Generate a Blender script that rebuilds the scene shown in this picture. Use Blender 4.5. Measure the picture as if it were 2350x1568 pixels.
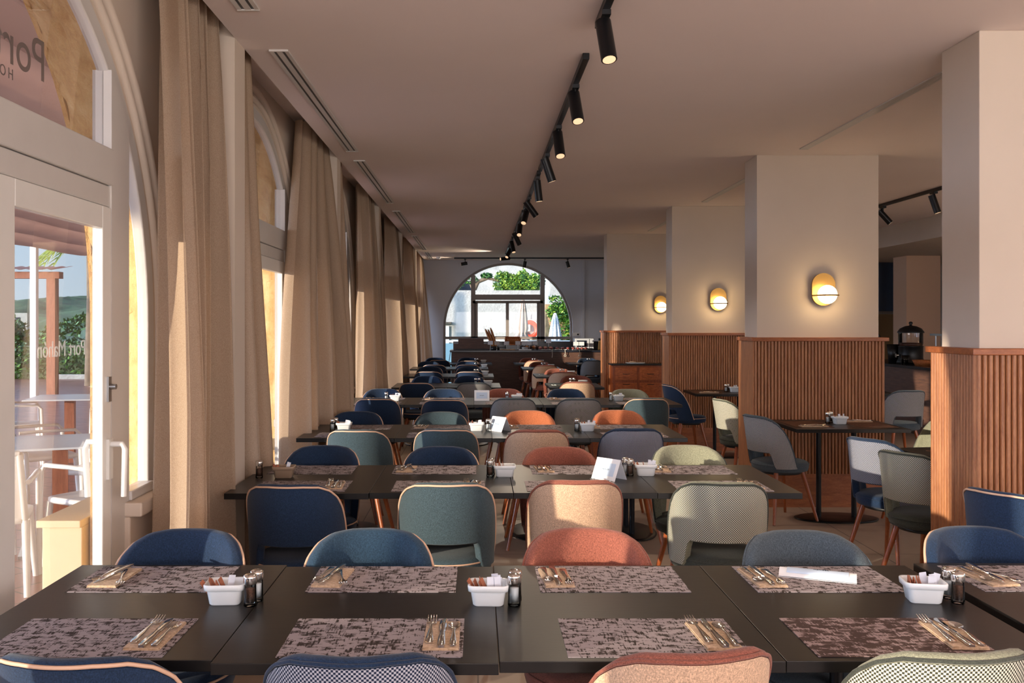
import bpy, bmesh, math, random
from mathutils import Vector, Matrix
random.seed(7)
for _o in list(bpy.data.objects): bpy.data.objects.remove(_o, do_unlink=True)
S = bpy.context.scene
COL = S.collection
PI = math.pi

def srgb(r, g, b, a=1.0):
    def f(c):
        c = c / 255.0
        return c / 12.92 if c <= 0.04045 else ((c + 0.055) / 1.055) ** 2.4
    return (f(r), f(g), f(b), a)

# ------------------------------------------------------------ camera, world, sun, exposure
CAM_H = 1.556
cam_d = bpy.data.cameras.new('camera'); cam = bpy.data.objects.new('camera', cam_d); COL.objects.link(cam)
cam.location = (0, 0, CAM_H); cam.rotation_euler = (PI/2, 0, 0)
cam_d.sensor_width = 36; cam_d.lens = 36 * 2150 / 2350
cam_d.shift_x = (1175 - 1097) / 2350; cam_d.shift_y = (741 - 784) / 2350
cam_d.clip_start = 0.05; cam_d.clip_end = 600
S.camera = cam
S.view_settings.view_transform = 'Standard'; S.view_settings.look = 'None'
S.view_settings.gamma = 1; S.view_settings.use_curve_mapping = False
S.view_settings.exposure = 0.26

w = bpy.data.worlds.new('sky'); S.world = w; w.use_nodes = True
nt = w.node_tree; bg = nt.nodes['Background']
tc = nt.nodes.new('ShaderNodeTexCoord'); sx = nt.nodes.new('ShaderNodeSeparateXYZ')
cr = nt.nodes.new('ShaderNodeValToRGB')
nt.links.new(tc.outputs['Generated'], sx.inputs[0]); nt.links.new(sx.outputs['Z'], cr.inputs[0])
cr.color_ramp.elements[0].position = 0.0; cr.color_ramp.elements[0].color = srgb(205, 224, 236)
cr.color_ramp.elements[1].position = 0.75; cr.color_ramp.elements[1].color = srgb(96, 140, 205)
e = cr.color_ramp.elements.new(0.14); e.color = srgb(182, 212, 238)
# added off-frame glow lobe, turned towards the left side to brighten the interior
dp = nt.nodes.new('ShaderNodeVectorMath'); dp.operation = 'DOT_PRODUCT'; dp.inputs[1].default_value = (-0.96, -0.22, 0.16)
nt.links.new(tc.outputs['Generated'], dp.inputs[0])
cl = nt.nodes.new('ShaderNodeMath'); cl.operation = 'MAXIMUM'; cl.inputs[1].default_value = 0.0; nt.links.new(dp.outputs['Value'], cl.inputs[0])
pw = nt.nodes.new('ShaderNodeMath'); pw.operation = 'POWER'; pw.inputs[1].default_value = 3.0; nt.links.new(cl.outputs[0], pw.inputs[0])
sc_ = nt.nodes.new('ShaderNodeVectorMath'); sc_.operation = 'SCALE'; sc_.inputs[0].default_value = (7.0, 8.6, 11.5); nt.links.new(pw.outputs[0], sc_.inputs['Scale'])
ad = nt.nodes.new('ShaderNodeVectorMath'); ad.operation = 'ADD'; nt.links.new(cr.outputs[0], ad.inputs[0]); nt.links.new(sc_.outputs[0], ad.inputs[1])
nt.links.new(ad.outputs[0], bg.inputs[0]); bg.inputs[1].default_value = 0.93

sun_d = bpy.data.lights.new('sun', 'SUN'); sun = bpy.data.objects.new('sun', sun_d); COL.objects.link(sun)
SUN_AZ = math.radians(39.5); SUN_EL = math.radians(6.2)
sdir = Vector((math.cos(SUN_AZ)*math.cos(SUN_EL), math.sin(SUN_AZ)*math.cos(SUN_EL), -math.sin(SUN_EL)))
sun.rotation_euler = sdir.to_track_quat('-Z', 'Y').to_euler()
sun.location = (-20, -15, 6)
sun_d.energy = 5.2; sun_d.angle = math.radians(0.6); sun_d.color = (1.0, 0.86, 0.66)

# unseen fill panels added behind the camera and at right to lift the room
def area(name, loc, rot, sx_, sy_, en, col):
    d = bpy.data.lights.new(name, 'AREA'); d.shape = 'RECTANGLE'; d.size = sx_; d.size_y = sy_; d.energy = en; d.color = col
    o = bpy.data.objects.new(name, d); COL.objects.link(o); o.location = loc; o.rotation_euler = rot
    return o
area('window_daylight', (3.2, -3.9, 1.6), (PI/2+1.15, 0, 0), 8.6, 2.5, 680, (1.0, 0.89, 0.87))  # added fill from behind the camera, no such source in view

area('side_window_daylight', (8.7, 3.6, 1.5), (0, PI/2+.75, PI), 2.3, 8.8, 560, (1.0, 0.92, 0.88))  # added fill from the unseen right side

# ------------------------------------------------------------ helpers
def tag(o, label=None, cat=None, group=None, kind=None):
    if label: o['label'] = label
    if cat: o['category'] = cat
    if group: o['group'] = group
    if kind: o['kind'] = kind
    return o

def empty(name, loc=(0, 0, 0), rz=0, label=None, cat=None, group=None, kind=None, rot=None):
    o = bpy.data.objects.new(name, None); COL.objects.link(o)
    o.empty_display_size = 0.05
    o.location = loc; o.rotation_euler = rot if rot else (0, 0, rz)
    return tag(o, label, cat, group, kind)

def copy_tree(o, parent=None):
    c = o.copy(); COL.objects.link(c)
    if parent: c.parent = parent
    for ch in o.children: copy_tree(ch, c)
    return c

class MB:
    def __init__(s): s.v = []; s.f = []; s.sm = []; s.mi = []; s.uv = {}
    def add(s, vs, fs, smooth=False, mi=0):
        b = len(s.v); s.v += [tuple(q) for q in vs]
        for f in fs: s.f.append([b + i for i in f]); s.sm.append(smooth); s.mi.append(mi)
        return s
    def box(s, x0, x1, y0, y1, z0, z1, mi=0, M=None):
        vs = [Vector((x, y, z)) for x in (x0, x1) for y in (y0, y1) for z in (z0, z1)]
        if M: vs = [M @ q for q in vs]
        return s.add(vs, [(0,1,3,2),(4,6,7,5),(0,4,5,1),(2,3,7,6),(0,2,6,4),(1,5,7,3)], False, mi)
    def rings(s, rings, closed_u=True, caps=True, smooth=True, mi=0):
        n = len(rings[0]); vs = [p for r in rings for p in r]; fs = []
        for i in range(len(rings)-1):
            for j in range(n if closed_u else n-1):
                k = (j+1) % n
                fs.append((i*n+j, i*n+k, (i+1)*n+k, (i+1)*n+j))
        s.add(vs, fs, smooth, mi)
        if caps:
            s.add(rings[0], [tuple(range(n))[::-1]], False, mi); s.add(rings[-1], [tuple(range(n))], False, mi)
        return s
    def cyl(s, p0, p1, r0, r1=None, n=12, mi=0, caps=True):
        if r1 is None: r1 = r0
        p0 = Vector(p0); p1 = Vector(p1); d = (p1-p0).normalized()
        a = d.orthogonal().normalized(); b = d.cross(a)
        R = [[p + (a*math.cos(2*PI*k/n) + b*math.sin(2*PI*k/n))*r for k in range(n)] for p, r in ((p0, r0), (p1, r1))]
        return s.rings(R, True, caps, True, mi)
    def lathe(s, prof, c=(0, 0, 0), n=20, mi=0, sy=1.0):
        R = [[(c[0]+r*math.cos(2*PI*k/n), c[1]+sy*r*math.sin(2*PI*k/n), c[2]+z) for k in range(n)] for r, z in prof]
        return s.rings(R, True, False, True, mi)
    def ball(s, c, rx, ry=None, rz=None, n=16, m=10, mi=0, M=None):
        ry = ry or rx; rz = rz or rx
        R = []
        for i in range(m+1):
            t = PI*i/m
            R.append([Vector((rx*math.sin(t)*math.cos(2*PI*k/n), ry*math.sin(t)*math.sin(2*PI*k/n), -rz*math.cos(t))) for k in range(n)])
        c = Vector(c)
        R = [[(c + (M @ q if M else q)) for q in r] for r in R]
        return s.rings(R, True, False, True, mi)
    def tube(s, pts, r, n=8, closed=False, mi=0, flat=1.0):
        pts = [Vector(p) for p in pts]; m = len(pts); R = []
        prev = None
        for i in range(m):
            if closed: t = pts[(i+1) % m] - pts[i-1]
            else: t = pts[min(i+1, m-1)] - pts[max(i-1, 0)]
            t.normalize()
            if prev is None: a = t.orthogonal().normalized()
            else:
                a = prev - t*prev.dot(t)
                if a.length < 1e-6: a = t.orthogonal()
                a.normalize()
            prev = a; b = t.cross(a)
            rr = r[i] if isinstance(r, (list, tuple)) else r
            R.append([pts[i] + (a*math.cos(2*PI*k/n) + b*math.sin(2*PI*k/n)*flat)*rr for k in range(n)])
        if closed: R.append(R[0]); return s.rings(R, True, False, True, mi)
        return s.rings(R, True, True, True, mi)
    def grid(s, fn, nu, nv, smooth=True, mi=0, keep=None, uvfn=None):
        b = len(s.v)
        for i in range(nu+1):
            for j in range(nv+1):
                s.v.append(tuple(fn(i/nu, j/nv)))
        for i in range(nu):
            for j in range(nv):
                if keep and not keep((i+.5)/nu, (j+.5)/nv): continue
                a = b + i*(nv+1)+j
                if uvfn:
                    s.uv[len(s.f)] = [uvfn(u, v) for u, v in ((i/nu, j/nv), ((i+1)/nu, j/nv), ((i+1)/nu, (j+1)/nv), (i/nu, (j+1)/nv))]
                s.f.append([a, a+nv+1, a+nv+2, a+1]); s.sm.append(smooth); s.mi.append(mi)
        return s
    def prism(s, poly, d0, d1, axis='y', mi=0, smooth=False):
        def P(p, d):
            return {'y': (p[0], d, p[1]), 'x': (d, p[0], p[1]), 'z': (p[0], p[1], d)}[axis]
        n = len(poly)
        s.add([P(p, d0) for p in poly], [tuple(range(n))], False, mi)
        s.add([P(p, d1) for p in poly], [tuple(range(n))[::-1]], False, mi)
        s.add([P(p, d0) for p in poly] + [P(p, d1) for p in poly], [(i, (i+1) % n, n+(i+1) % n, n+i) for i in range(n)], smooth, mi)
        return s
    def rr(s, loops, n=5, mi=0, c=(0, 0)):
        # loft of rounded rectangles: loops = (hx, hy, r, z)
        R = []
        for hx, hy, r, z in loops:
            ring = []
            for q, (sx_, sy_) in enumerate(((1, 1), (-1, 1), (-1, -1), (1, -1))):
                for k in range(n):
                    a = (q + k/(n-1)) * PI/2
                    ring.append((c[0]+sx_*(hx-r)+r*math.cos(a), c[1]+sy_*(hy-r)+r*math.sin(a), z))
            R.append(ring)
        return s.rings(R, True, True, True, mi)
    def mesh(s, name, mats):
        me = bpy.data.meshes.new(name); me.from_pydata(s.v, [], s.f)
        for i, p in enumerate(me.polygons): p.use_smooth = s.sm[i]; p.material_index = s.mi[i]
        if s.uv:
            L = me.uv_layers.new(name='UVMap')
            for i, p in enumerate(me.polygons):
                if i in s.uv:
                    for k, li in enumerate(p.loop_indices): L.data[li].uv = s.uv[i][k]
        for m in (mats if isinstance(mats, (list, tuple)) else [mats]): me.materials.append(m)
        bm = bmesh.new(); bm.from_mesh(me)
        bmesh.ops.remove_doubles(bm, verts=[q for q in bm.verts if q.link_faces and all(f.smooth for f in q.link_faces)], dist=1e-5)
        bmesh.ops.recalc_face_normals(bm, faces=bm.faces); bm.to_mesh(me); bm.free()
        me.update(); return me
    def build(s, name, mats, parent=None, loc=(0, 0, 0), rz=0, bevel=0, label=None, cat=None, group=None, kind=None, rot=None, bseg=2):
        o = bpy.data.objects.new(name, s.mesh(name, mats)); COL.objects.link(o)
        o.location = loc; o.rotation_euler = rot if rot else (0, 0, rz)
        if parent: o.parent = parent
        if bevel:
            m = o.modifiers.new('bevel', 'BEVEL'); m.width = bevel; m.segments = bseg; m.limit_method = 'ANGLE'; m.angle_limit = 0.6
        return tag(o, label, cat, group, kind)

def bake(o):
    """apply the modifiers of a prototype so that copies can share its mesh"""
    dg = bpy.context.evaluated_depsgraph_get()
    me = bpy.data.meshes.new_from_object(o.evaluated_get(dg)); o.modifiers.clear(); o.data = me

# ------------------------------------------------------------ materials
class N:
    def __init__(s, name):
        s.m = bpy.data.materials.new(name); s.m.use_nodes = True; s.t = s.m.node_tree
        s.b = s.t.nodes['Principled BSDF']; s.out = s.t.nodes['Material Output']
    def n(s, typ, **kw):
        x = s.t.nodes.new(typ)
        for k, v in kw.items():
            if hasattr(x, k): setattr(x, k, v)
            else: x.inputs[k].default_value = v
        return x
    def l(s, a, b): s.t.links.new(a, b)
    def coord(s, kind='Object', scale=(1, 1, 1), rand=False):
        c = s.n('ShaderNodeTexCoord'); m = s.n('ShaderNodeMapping'); m.inputs['Scale'].default_value = scale
        s.l(c.outputs[kind], m.inputs[0])
        if rand:
            oi = s.n('ShaderNodeObjectInfo'); v = s.n('ShaderNodeVectorMath', operation='SCALE'); v.inputs[0].default_value = (17, 31, 5)
            s.l(oi.outputs['Random'], v.inputs['Scale']); s.l(v.outputs[0], m.inputs['Location'])
        return m.outputs[0]
    def math(s, op, a, b=None, clamp=False):
        x = s.n('ShaderNodeMath', operation=op); x.use_clamp = clamp
        for i, q in enumerate((a, b)):
            if q is None: continue
            if isinstance(q, (int, float)): x.inputs[i].default_value = q
            else: s.l(q, x.inputs[i])
        return x.outputs[0]
    def noise(s, vec, scale, detail=3, rough=0.55):
        x = s.n('ShaderNodeTexNoise'); x.inputs['Scale'].default_value = scale; x.inputs['Detail'].default_value = detail
        x.inputs['Roughness'].default_value = rough; s.l(vec, x.inputs['Vector']); return x.outputs['Fac']
    def ramp(s, fac, stops):
        x = s.n('ShaderNodeValToRGB'); r = x.color_ramp
        r.elements[0].position, r.elements[0].color = stops[0]; r.elements[1].position, r.elements[1].color = stops[-1]
        for p, c in stops[1:-1]: e_ = r.elements.new(p); e_.color = c
        s.l(fac, x.inputs[0]); return x.outputs[0]
    def bump(s, h, strength=0.3, dist=0.01):
        x = s.n('ShaderNodeBump'); x.inputs['Strength'].default_value = strength; x.inputs['Distance'].default_value = dist
        s.l(h, x.inputs['Height']); s.l(x.outputs[0], s.b.inputs['Normal']); return x
    def set(s, col=None, rough=None, metal=None, spec=None):
        if col is not None:
            if isinstance(col, tuple): s.b.inputs['Base Color'].default_value = col
            else: s.l(col, s.b.inputs['Base Color'])
        if rough is not None: s.b.inputs['Roughness'].default_value = rough
        if metal is not None: s.b.inputs['Metallic'].default_value = metal
        if spec is not None: s.b.inputs['Specular IOR Level'].default_value = spec
        return s

def plain(name, col, rough=0.5, metal=0, var=0.0, scale=8, bump=0.0, spec=None):
    n = N(name); n.set(None, rough, metal, spec)
    v = n.coord('Object')
    f = n.noise(v, scale, 4)
    a = tuple(c*(1-var) for c in col[:3]) + (1,); b = tuple(min(1, c*(1+var)) for c in col[:3]) + (1,)
    n.set(n.ramp(f, [(0.3, a), (0.7, b)]))
    if bump: n.bump(n.noise(v, scale*12, 3), bump, 0.005)
    return n.m

def fabric(name, col, col2=None, scale=420):
    n = N(name); n.set(None, 0.92, 0, 0.2)
    v = n.coord('Object'); f = n.noise(n.coord('Object', (1, 1, .35)), scale, 2, .7); g = n.noise(n.coord('Object', (.35, 1, 1)), scale, 2, .7)
    h = n.math('ADD', n.math('MULTIPLY', f, .5), n.math('MULTIPLY', g, .5))
    lo = tuple(c*0.62 for c in col[:3]) + (1,); hi = col2 or tuple(min(1, c*1.6) for c in col[:3]) + (1,)
    n.set(n.ramp(h, [(0.36, lo), (0.5, col), (0.66, hi)]))
    n.bump(h, 0.35, 0.002)
    n.b.inputs['Sheen Weight'].default_value = 0.15; n.b.inputs['Sheen Roughness'].default_value = 0.5
    return n.m

def hound(name, dark, light, p=0.0105):
    n = N(name); n.set(None, 0.9, 0, 0.2)
    c = n.n('ShaderNodeTexCoord'); sp = n.n('ShaderNodeSeparateXYZ'); n.l(c.outputs['UV'], sp.inputs[0])
    k = 2*PI/p
    a = n.math('SINE', n.math('MULTIPLY', sp.outputs[0], k)); b = n.math('SINE', n.math('MULTIPLY', sp.outputs[1], k))
    f = n.math('ADD', n.math('MULTIPLY', n.math('MULTIPLY', a, b), 1.3), .40, True)
    n.set(n.ramp(f, [(0.25, dark), (0.6, light)])); n.bump(f, .3, .0015)
    return n.m

def wood(name, c1, c2, rough=0.45, scale=(6, 6, .7), ns=6, coat=0.0):
    n = N(name); n.set(None, rough)
    v = n.coord('Object', scale); f = n.noise(v, ns, 6, .65); g = n.noise(n.coord('Object', tuple(q*8 for q in scale)), ns, 3)
    h = n.math('ADD', n.math('MULTIPLY', f, .7), n.math('MULTIPLY', g, .3))
    n.set(n.ramp(h, [(0.35, c1), (0.65, c2)])); n.bump(h, .15, .002)
    n.b.inputs['Coat Weight'].default_value = coat
    return n.m

def emis(name, col, st):
    n = N(name); n.set(col, .4); n.b.inputs['Emission Color'].default_value = col; n.b.inputs['Emission Strength'].default_value = st
    return n.m

def glass_mat(name, refl=0.9, tint=(1, 1, 1, 1)):
    n = N(name); n.t.nodes.remove(n.b)
    t = n.n('ShaderNodeBsdfTransparent'); t.inputs[0].default_value = tint
    g = n.n('ShaderNodeBsdfGlossy'); g.inputs['Roughness'].default_value = 0.02
    fr = n.n('ShaderNodeFresnel'); fr.inputs[0].default_value = 1.45
    m = n.n('ShaderNodeMixShader'); n.l(n.math('MULTIPLY', fr.outputs[0], refl), m.inputs[0]); n.l(t.outputs[0], m.inputs[1]); n.l(g.outputs[0], m.inputs[2])
    n.l(m.outputs[0], n.out.inputs[0]); return n.m

M = {}
M['plaster'] = plain('warm_plaster', srgb(206, 191, 176), .85, var=.03, scale=2, bump=.05)
M['ceiling'] = plain('ceiling_paint', srgb(236, 222, 216), .9, var=.02, scale=1)
M['wallgrey'] = plain('pale_wall_paint', srgb(206, 210, 220), .85, var=.02, scale=2)
M['frame'] = plain('window_frame_white', srgb(205, 200, 195), .3, var=.02)
M['upvc'] = plain('door_leaf_white', srgb(228, 225, 220), .3, var=.02)
M['glass'] = glass_mat('window_glass', .35)
M['clear'] = glass_mat('clear_glass', 1.0, (.93, .95, .95, 1))
M['black'] = plain('black_metal', srgb(24, 24, 27), .35, .4, var=.1)
M['blackp'] = plain('black_plastic', srgb(20, 20, 22), .4, var=.1)
M['chrome'] = plain('chrome', srgb(225, 222, 218), .12, 1.0)
M['steel'] = plain('brushed_steel', srgb(170, 172, 176), .3, 1.0)
M['porcelain'] = plain('white_porcelain', srgb(232, 236, 238), .15, var=.01)
M['taupeware'] = plain('taupe_porcelain', srgb(150, 128, 108), .25, var=.02)
M['napkin'] = fabric('tan_paper_napkin', srgb(196, 164, 132), srgb(216, 188, 160), 200)
M['paper'] = plain('white_paper', srgb(235, 237, 242), .7)
M['paperblue'] = plain('pale_blue_print', srgb(196, 214, 236), .7)
M['ink'] = plain('dark_ink', srgb(60, 75, 90), .7)
M['legwood'] = wood('chair_leg_wood', srgb(120, 58, 26), srgb(176, 92, 44), .3, coat=.3)
M['flute'] = wood('fluted_oak', srgb(138, 84, 52), srgb(182, 124, 82), .42, (9, 9, .8))
M['flutecap'] = wood('oak_cap', srgb(132, 70, 36), srgb(172, 102, 58), .4, (1.5, 8, 8))
M['walnut'] = wood('walnut_veneer', srgb(74, 52, 46), srgb(112, 80, 66), .5, (.8, .8, 9), 5)
M['cabwood'] = wood('mahogany', srgb(150, 72, 30), srgb(204, 112, 54), .35, (3, 8, 8))
M['cabdark'] = wood('mahogany_vertical', srgb(126, 58, 24), srgb(180, 94, 44), .35, (8, 8, 1))
M['tabletop'] = None
n = N('black_tabletop'); n.set(srgb(44, 38, 36), .34, 0, .38)
f = n.noise(n.coord('Object', (1, 6, 6)), 6, 5); n.set(n.ramp(f, [(.3, srgb(13, 12, 12)), (.7, srgb(23, 20, 19))])); n.bump(n.noise(n.coord('Object', (2, 14, 14)), 12, 4), .12, .001)
M['tabletop'] = n.m
# placemats
def matmat(name, base, streak, t):
    n = N(name); n.set(None, .8, 0, .3)
    a = n.noise(n.coord('Object', (38, 330, 1), True), 1.0, 3, .7)
    b = n.noise(n.coord('Object', (210, 26, 1), True), 1.0, 1, .5)
    c = n.noise(n.coord('Object', (34, 60, 1), True), 1.0, 2, .5)
    fa = n.math('MULTIPLY', n.math('SUBTRACT', a, n.math('SUBTRACT', 1.06, c)), 14, True)
    fb = n.math('MULTIPLY', n.math('SUBTRACT', b, .555), 26, True)
    fb2 = n.math('MULTIPLY', fb, n.math('MULTIPLY', n.math('SUBTRACT', c, .44), 14, True), True)
    f = n.math('MAXIMUM', fa, fb2)
    n.set(n.ramp(f, [(0.1, base), (.7, streak)])); n.bump(f, .2, .001)
    return n.m
M['mat'] = matmat('woven_placemat', srgb(160, 150, 154), srgb(52, 42, 39), .5)
M['matdark'] = matmat('dark_woven_placemat', srgb(72, 54, 50), srgb(160, 140, 140), .5)
M['matbrown'] = matmat('brown_woven_placemat', srgb(96, 62, 44), srgb(70, 44, 32), .5)
# floor tiles
def tiles(name, c1, c2, grout, w, h, rough, off=0.0, rz=0, mort=.004):
    n = N(name); n.set(None, rough)
    c = n.n('ShaderNodeTexCoord'); m = n.n('ShaderNodeMapping'); m.inputs['Rotation'].default_value = (0, 0, rz); n.l(c.outputs['Object'], m.inputs[0])
    b = n.n('ShaderNodeTexBrick'); b.offset = off; b.squash = 1
    b.inputs['Scale'].default_value = 1; b.inputs['Brick Width'].default_value = w; b.inputs['Row Height'].default_value = h
    b.inputs['Mortar Size'].default_value = mort; b.inputs['Mortar Smooth'].default_value = .1
    b.inputs['Color1'].default_value = c1; b.inputs['Color2'].default_value = c2; b.inputs['Mortar'].default_value = grout
    n.l(m.outputs[0], b.inputs['Vector'])
    f = n.noise(m.outputs[0], 9, 5); mx = n.n('ShaderNodeMixRGB', blend_type='MULTIPLY'); mx.inputs[0].default_value = .35
    n.l(b.outputs['Color'], mx.inputs[1]); n.l(n.ramp(f, [(.3, (.7, .7, .7, 1)), (.7, (1, 1, 1, 1))]), mx.inputs[2])
    n.set(mx.outputs[0]); n.bump(n.math('SUBTRACT', 1, b.outputs['Fac']), .3, .002)
    return n.m
M['floor'] = tiles('stone_floor_tile', srgb(168, 150, 134), srgb(160, 142, 126), srgb(90, 80, 74), .9, .9, .38)
M['terracotta'] = tiles('terracotta_terrace', srgb(150, 96, 84), srgb(128, 78, 70), srgb(60, 44, 42), .30, .30, .3, 0, .6, .008)
# rough sandstone
n = N('rough_sandstone'); n.set(None, .9)
v = n.coord('Object'); f = n.noise(v, 7, 8, .7); g = n.noise(n.coord('Object', (1, 1, .5)), 22, 4, .6)
n.set(n.ramp(f, [(.3, srgb(190, 140, 82)), (.5, srgb(222, 178, 116)), (.75, srgb(238, 204, 146))])); n.bump(n.math('ADD', f, g), .9, .03)
M['stone'] = n.m
M['marble'] = plain('cream_marble', srgb(226, 206, 172), .35, var=.05, scale=5)
n = N('white_stucco'); n.set(None, .95); v = n.coord('Object'); f = n.noise(v, 2.2, 10, .75); g = n.noise(v, 14, 3, .6)
n.set(n.ramp(f, [(.3, srgb(146, 146, 144)), (.6, srgb(174, 173, 168))])); n.bump(g, .6, .03); M['stucco'] = n.m
M['white'] = plain('white_paint', srgb(238, 238, 238), .5, var=.02)
# linen curtain: translucent cloth
n = N('linen_curtain'); n.t.nodes.remove(n.b)
v = n.coord('Object', (1, 1, .5)); f = n.noise(v, 500, 2)
cc = n.ramp(f, [(.35, srgb(176, 152, 130)), (.65, srgb(196, 174, 152))])
d = n.n('ShaderNodeBsdfDiffuse'); t = n.n('ShaderNodeBsdfTranslucent'); mx = n.n('ShaderNodeMixShader'); mx.inputs[0].default_value = .33
n.l(cc, d.inputs[0]); n.l(cc, t.inputs[0]); n.l(d.outputs[0], mx.inputs[1]); n.l(t.outputs[0], mx.inputs[2]); n.l(mx.outputs[0], n.out.inputs[0])
bmp = n.n('ShaderNodeBump'); bmp.inputs['Strength'].default_value = .3; bmp.inputs['Distance'].default_value = .02
n.l(n.noise(n.coord('Object', (1, 1, .6)), 9, 4), bmp.inputs['Height']); n.l(bmp.outputs[0], d.inputs['Normal'])
M['linen'] = n.m
n = N('awning_fabric'); n.t.nodes.remove(n.b)
cc = n.ramp(n.noise(n.coord('Object'), 1.5, 4), [(.3, srgb(160, 118, 100)), (.7, srgb(178, 134, 112))])
d = n.n('ShaderNodeBsdfDiffuse'); t = n.n('ShaderNodeBsdfTranslucent'); mx = n.n('ShaderNodeMixShader'); mx.inputs[0].default_value = .35
n.l(cc, d.inputs[0]); n.l(cc, t.inputs[0]); n.l(d.outputs[0], mx.inputs[1]); n.l(t.outputs[0], mx.inputs[2]); n.l(mx.outputs[0], n.out.inputs[0]); M['awning'] = n.m
M['brass'] = plain('brushed_brass', srgb(176, 138, 76), .35, .85, var=.06)
M['lampglow'] = emis('opal_glass_lit', srgb(255, 222, 168), 13)
M['lens'] = emis('spot_lens', srgb(255, 214, 170), .7)
M['leaf1'] = plain('leaf_green', srgb(86, 132, 48), .5, var=.3, scale=3)
M['leaf2'] = plain('leaf_dark', srgb(44, 84, 40), .55, var=.3, scale=3)
M['leaf3'] = plain('leaf_yellow_green', srgb(140, 166, 56), .5, var=.3, scale=3)
M['bark'] = plain('bark', srgb(112, 96, 78), .9, var=.3, bump=.4)
M['hill'] = plain('hill_scrub', srgb(62, 88, 58), .95, var=.55, scale=.35, bump=.8)
M['postwood'] = wood('pergola_wood', srgb(128, 72, 50), srgb(166, 100, 72), .6)
M['plasticwhite'] = plain('white_resin', srgb(226, 222, 218), .4, var=.01)
M['greytop'] = plain('pale_grey_laminate', srgb(206, 212, 220), .25)
M['bread'] = plain('bread_crust', srgb(176, 112, 60), .6, var=.3, scale=30)
M['pastrydark'] = plain('chocolate_pastry', srgb(70, 42, 40), .5, var=.3, scale=40)
M['pastryred'] = plain('glazed_pastry', srgb(150, 72, 66), .35, var=.35, scale=60)
M['pastrygold'] = plain('golden_pastry', srgb(210, 160, 84), .45, var=.25, scale=40)
M['orange'] = plain('lifebuoy_orange', srgb(228, 66, 34), .45)
M['parasol'] = fabric('taupe_parasol_cloth', srgb(176, 156, 140), None, 60)
M['parasolw'] = fabric('pale_parasol_cloth', srgb(206, 206, 210), None, 60)
M['navycounter'] = plain('dark_worktop', srgb(36, 38, 48), .22, var=.1)
M['microwave'] = plain('microwave_silver', srgb(196, 200, 206), .35)
M['darkglass'] = plain('dark_glass', srgb(28, 34, 46), .1)
M['pepper'] = plain('ground_pepper', srgb(98, 62, 44), .9, var=.5, scale=300)
M['salt'] = plain('table_salt', srgb(238, 236, 238), .8)
M['basket'] = plain('wicker', srgb(176, 104, 54), .7, var=.3, scale=60, bump=.5)
M['sachetbrown'] = plain('brown_sugar_sachet', srgb(160, 96, 70), .6)
M['sachetwhite'] = plain('white_sugar_sachet', srgb(222, 226, 238), .6)
M['rope'] = plain('rope', srgb(220, 214, 200), .8)

def film(name, col, op):
    n = N(name); n.set(col, .6); t = n.n('ShaderNodeBsdfTransparent'); m = n.n('ShaderNodeMixShader'); m.inputs[0].default_value = op
    n.l(t.outputs[0], m.inputs[1]); n.l(n.b.outputs[0], m.inputs[2]); n.l(m.outputs[0], n.out.inputs[0]); return n.m
# ------------------------------------------------------------ the room
ZC = 2.98; YF = 21.3; YB = -4.0; XR = 8.8; WX = -1.5
PX = -1.215; ZP = 3.2
KS = dict(kind='structure')
def st(mb, name, m, label, cat, **kw): return mb.build(name, m, label=label, cat=cat, kind='structure', **kw)

mb = MB(); mb.box(-1.58, XR, YB, YF, -.2, 0); st(mb, 'floor', M['floor'], 'brownish grey stone tiled restaurant floor', 'floor')
mb = MB(); mb.box(PX, XR, YB, YF, ZC, ZC+.35); mb.box(WX-.1, PX, YB, YF, ZP, ZP+.13)
st(mb, 'ceiling', M['ceiling'], 'matt beige plaster ceiling with a curtain recess along the windows', 'ceiling')

BAYS = [-.52 + 3.4*i for i in range(7)]
ZS = CAM_H
def arch_path(c, r, n=40, z0=0.0):
    P = [(c-r, z0)] + [(c - r, z0 + (ZS-z0)*k/6) for k in range(1, 6)]
    P += [(c - r*math.cos(PI*k/n), ZS + r*math.sin(PI*k/n)) for k in range(n+1)]
    P += [(c + r, ZS - (ZS-z0)*k/6) for k in range(1, 7)]
    return P
def arch_wall(mb, axis_pos, thick, c, half, r, ztop, zs=ZS, flip='x'):
    # wall strip with an arched opening; a = coordinate along the wall
    ys = [c-half, c-r] + [c - r*math.cos(PI*k/40) for k in range(1, 40)] + [c+r, c+half]
    def put(y0, y1, za0, za1):
        q = [(y0, za0), (y1, za1), (y1, ztop), (y0, ztop)]
        mb.prism(q, axis_pos, axis_pos+thick, flip)
    put(c-half, c-r, 0, 0); put(c+r, c+half, 0, 0)
    for k in range(40):
        a0 = c - r*math.cos(PI*k/40); a1 = c - r*math.cos(PI*(k+1)/40)
        put(a0, a1, zs + r*math.sin(PI*k/40), zs + r*math.sin(PI*(k+1)/40))
mb = MB()
for c in BAYS:
    arch_wall(mb, WX-.08, .08, c, 1.7, 1.44, ZP)
    # plaster side cheeks
mb.box(WX-.08, WX, YB, BAYS[0]-1.7, 0, ZP)
# moulding round every arch
for c in BAYS:
    for dr, rr_ in ((.05, .022), (.12, .028)):
        pts = [(WX+.004, y, z) for y, z in arch_path(c, 1.44+dr, 40)]
        mb.tube(pts, rr_, 8)
st(mb, 'wall_left', M['plaster'], 'cream plastered window wall with a row of moulded arches', 'wall')
# projecting plaster piers
for i, c in enumerate(BAYS[1:-1]):
    mb = MB(); mb.box(WX, PX, c+1.80, c+2.0, 0, ZP)
    st(mb, 'wall_left_pier', M['plaster'], 'cream plaster pier between windows, ' + ['nearest the camera', 'second from the camera', 'third from the camera', 'fourth from the camera', 'fifth from the camera'][i], 'wall pier')
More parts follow.
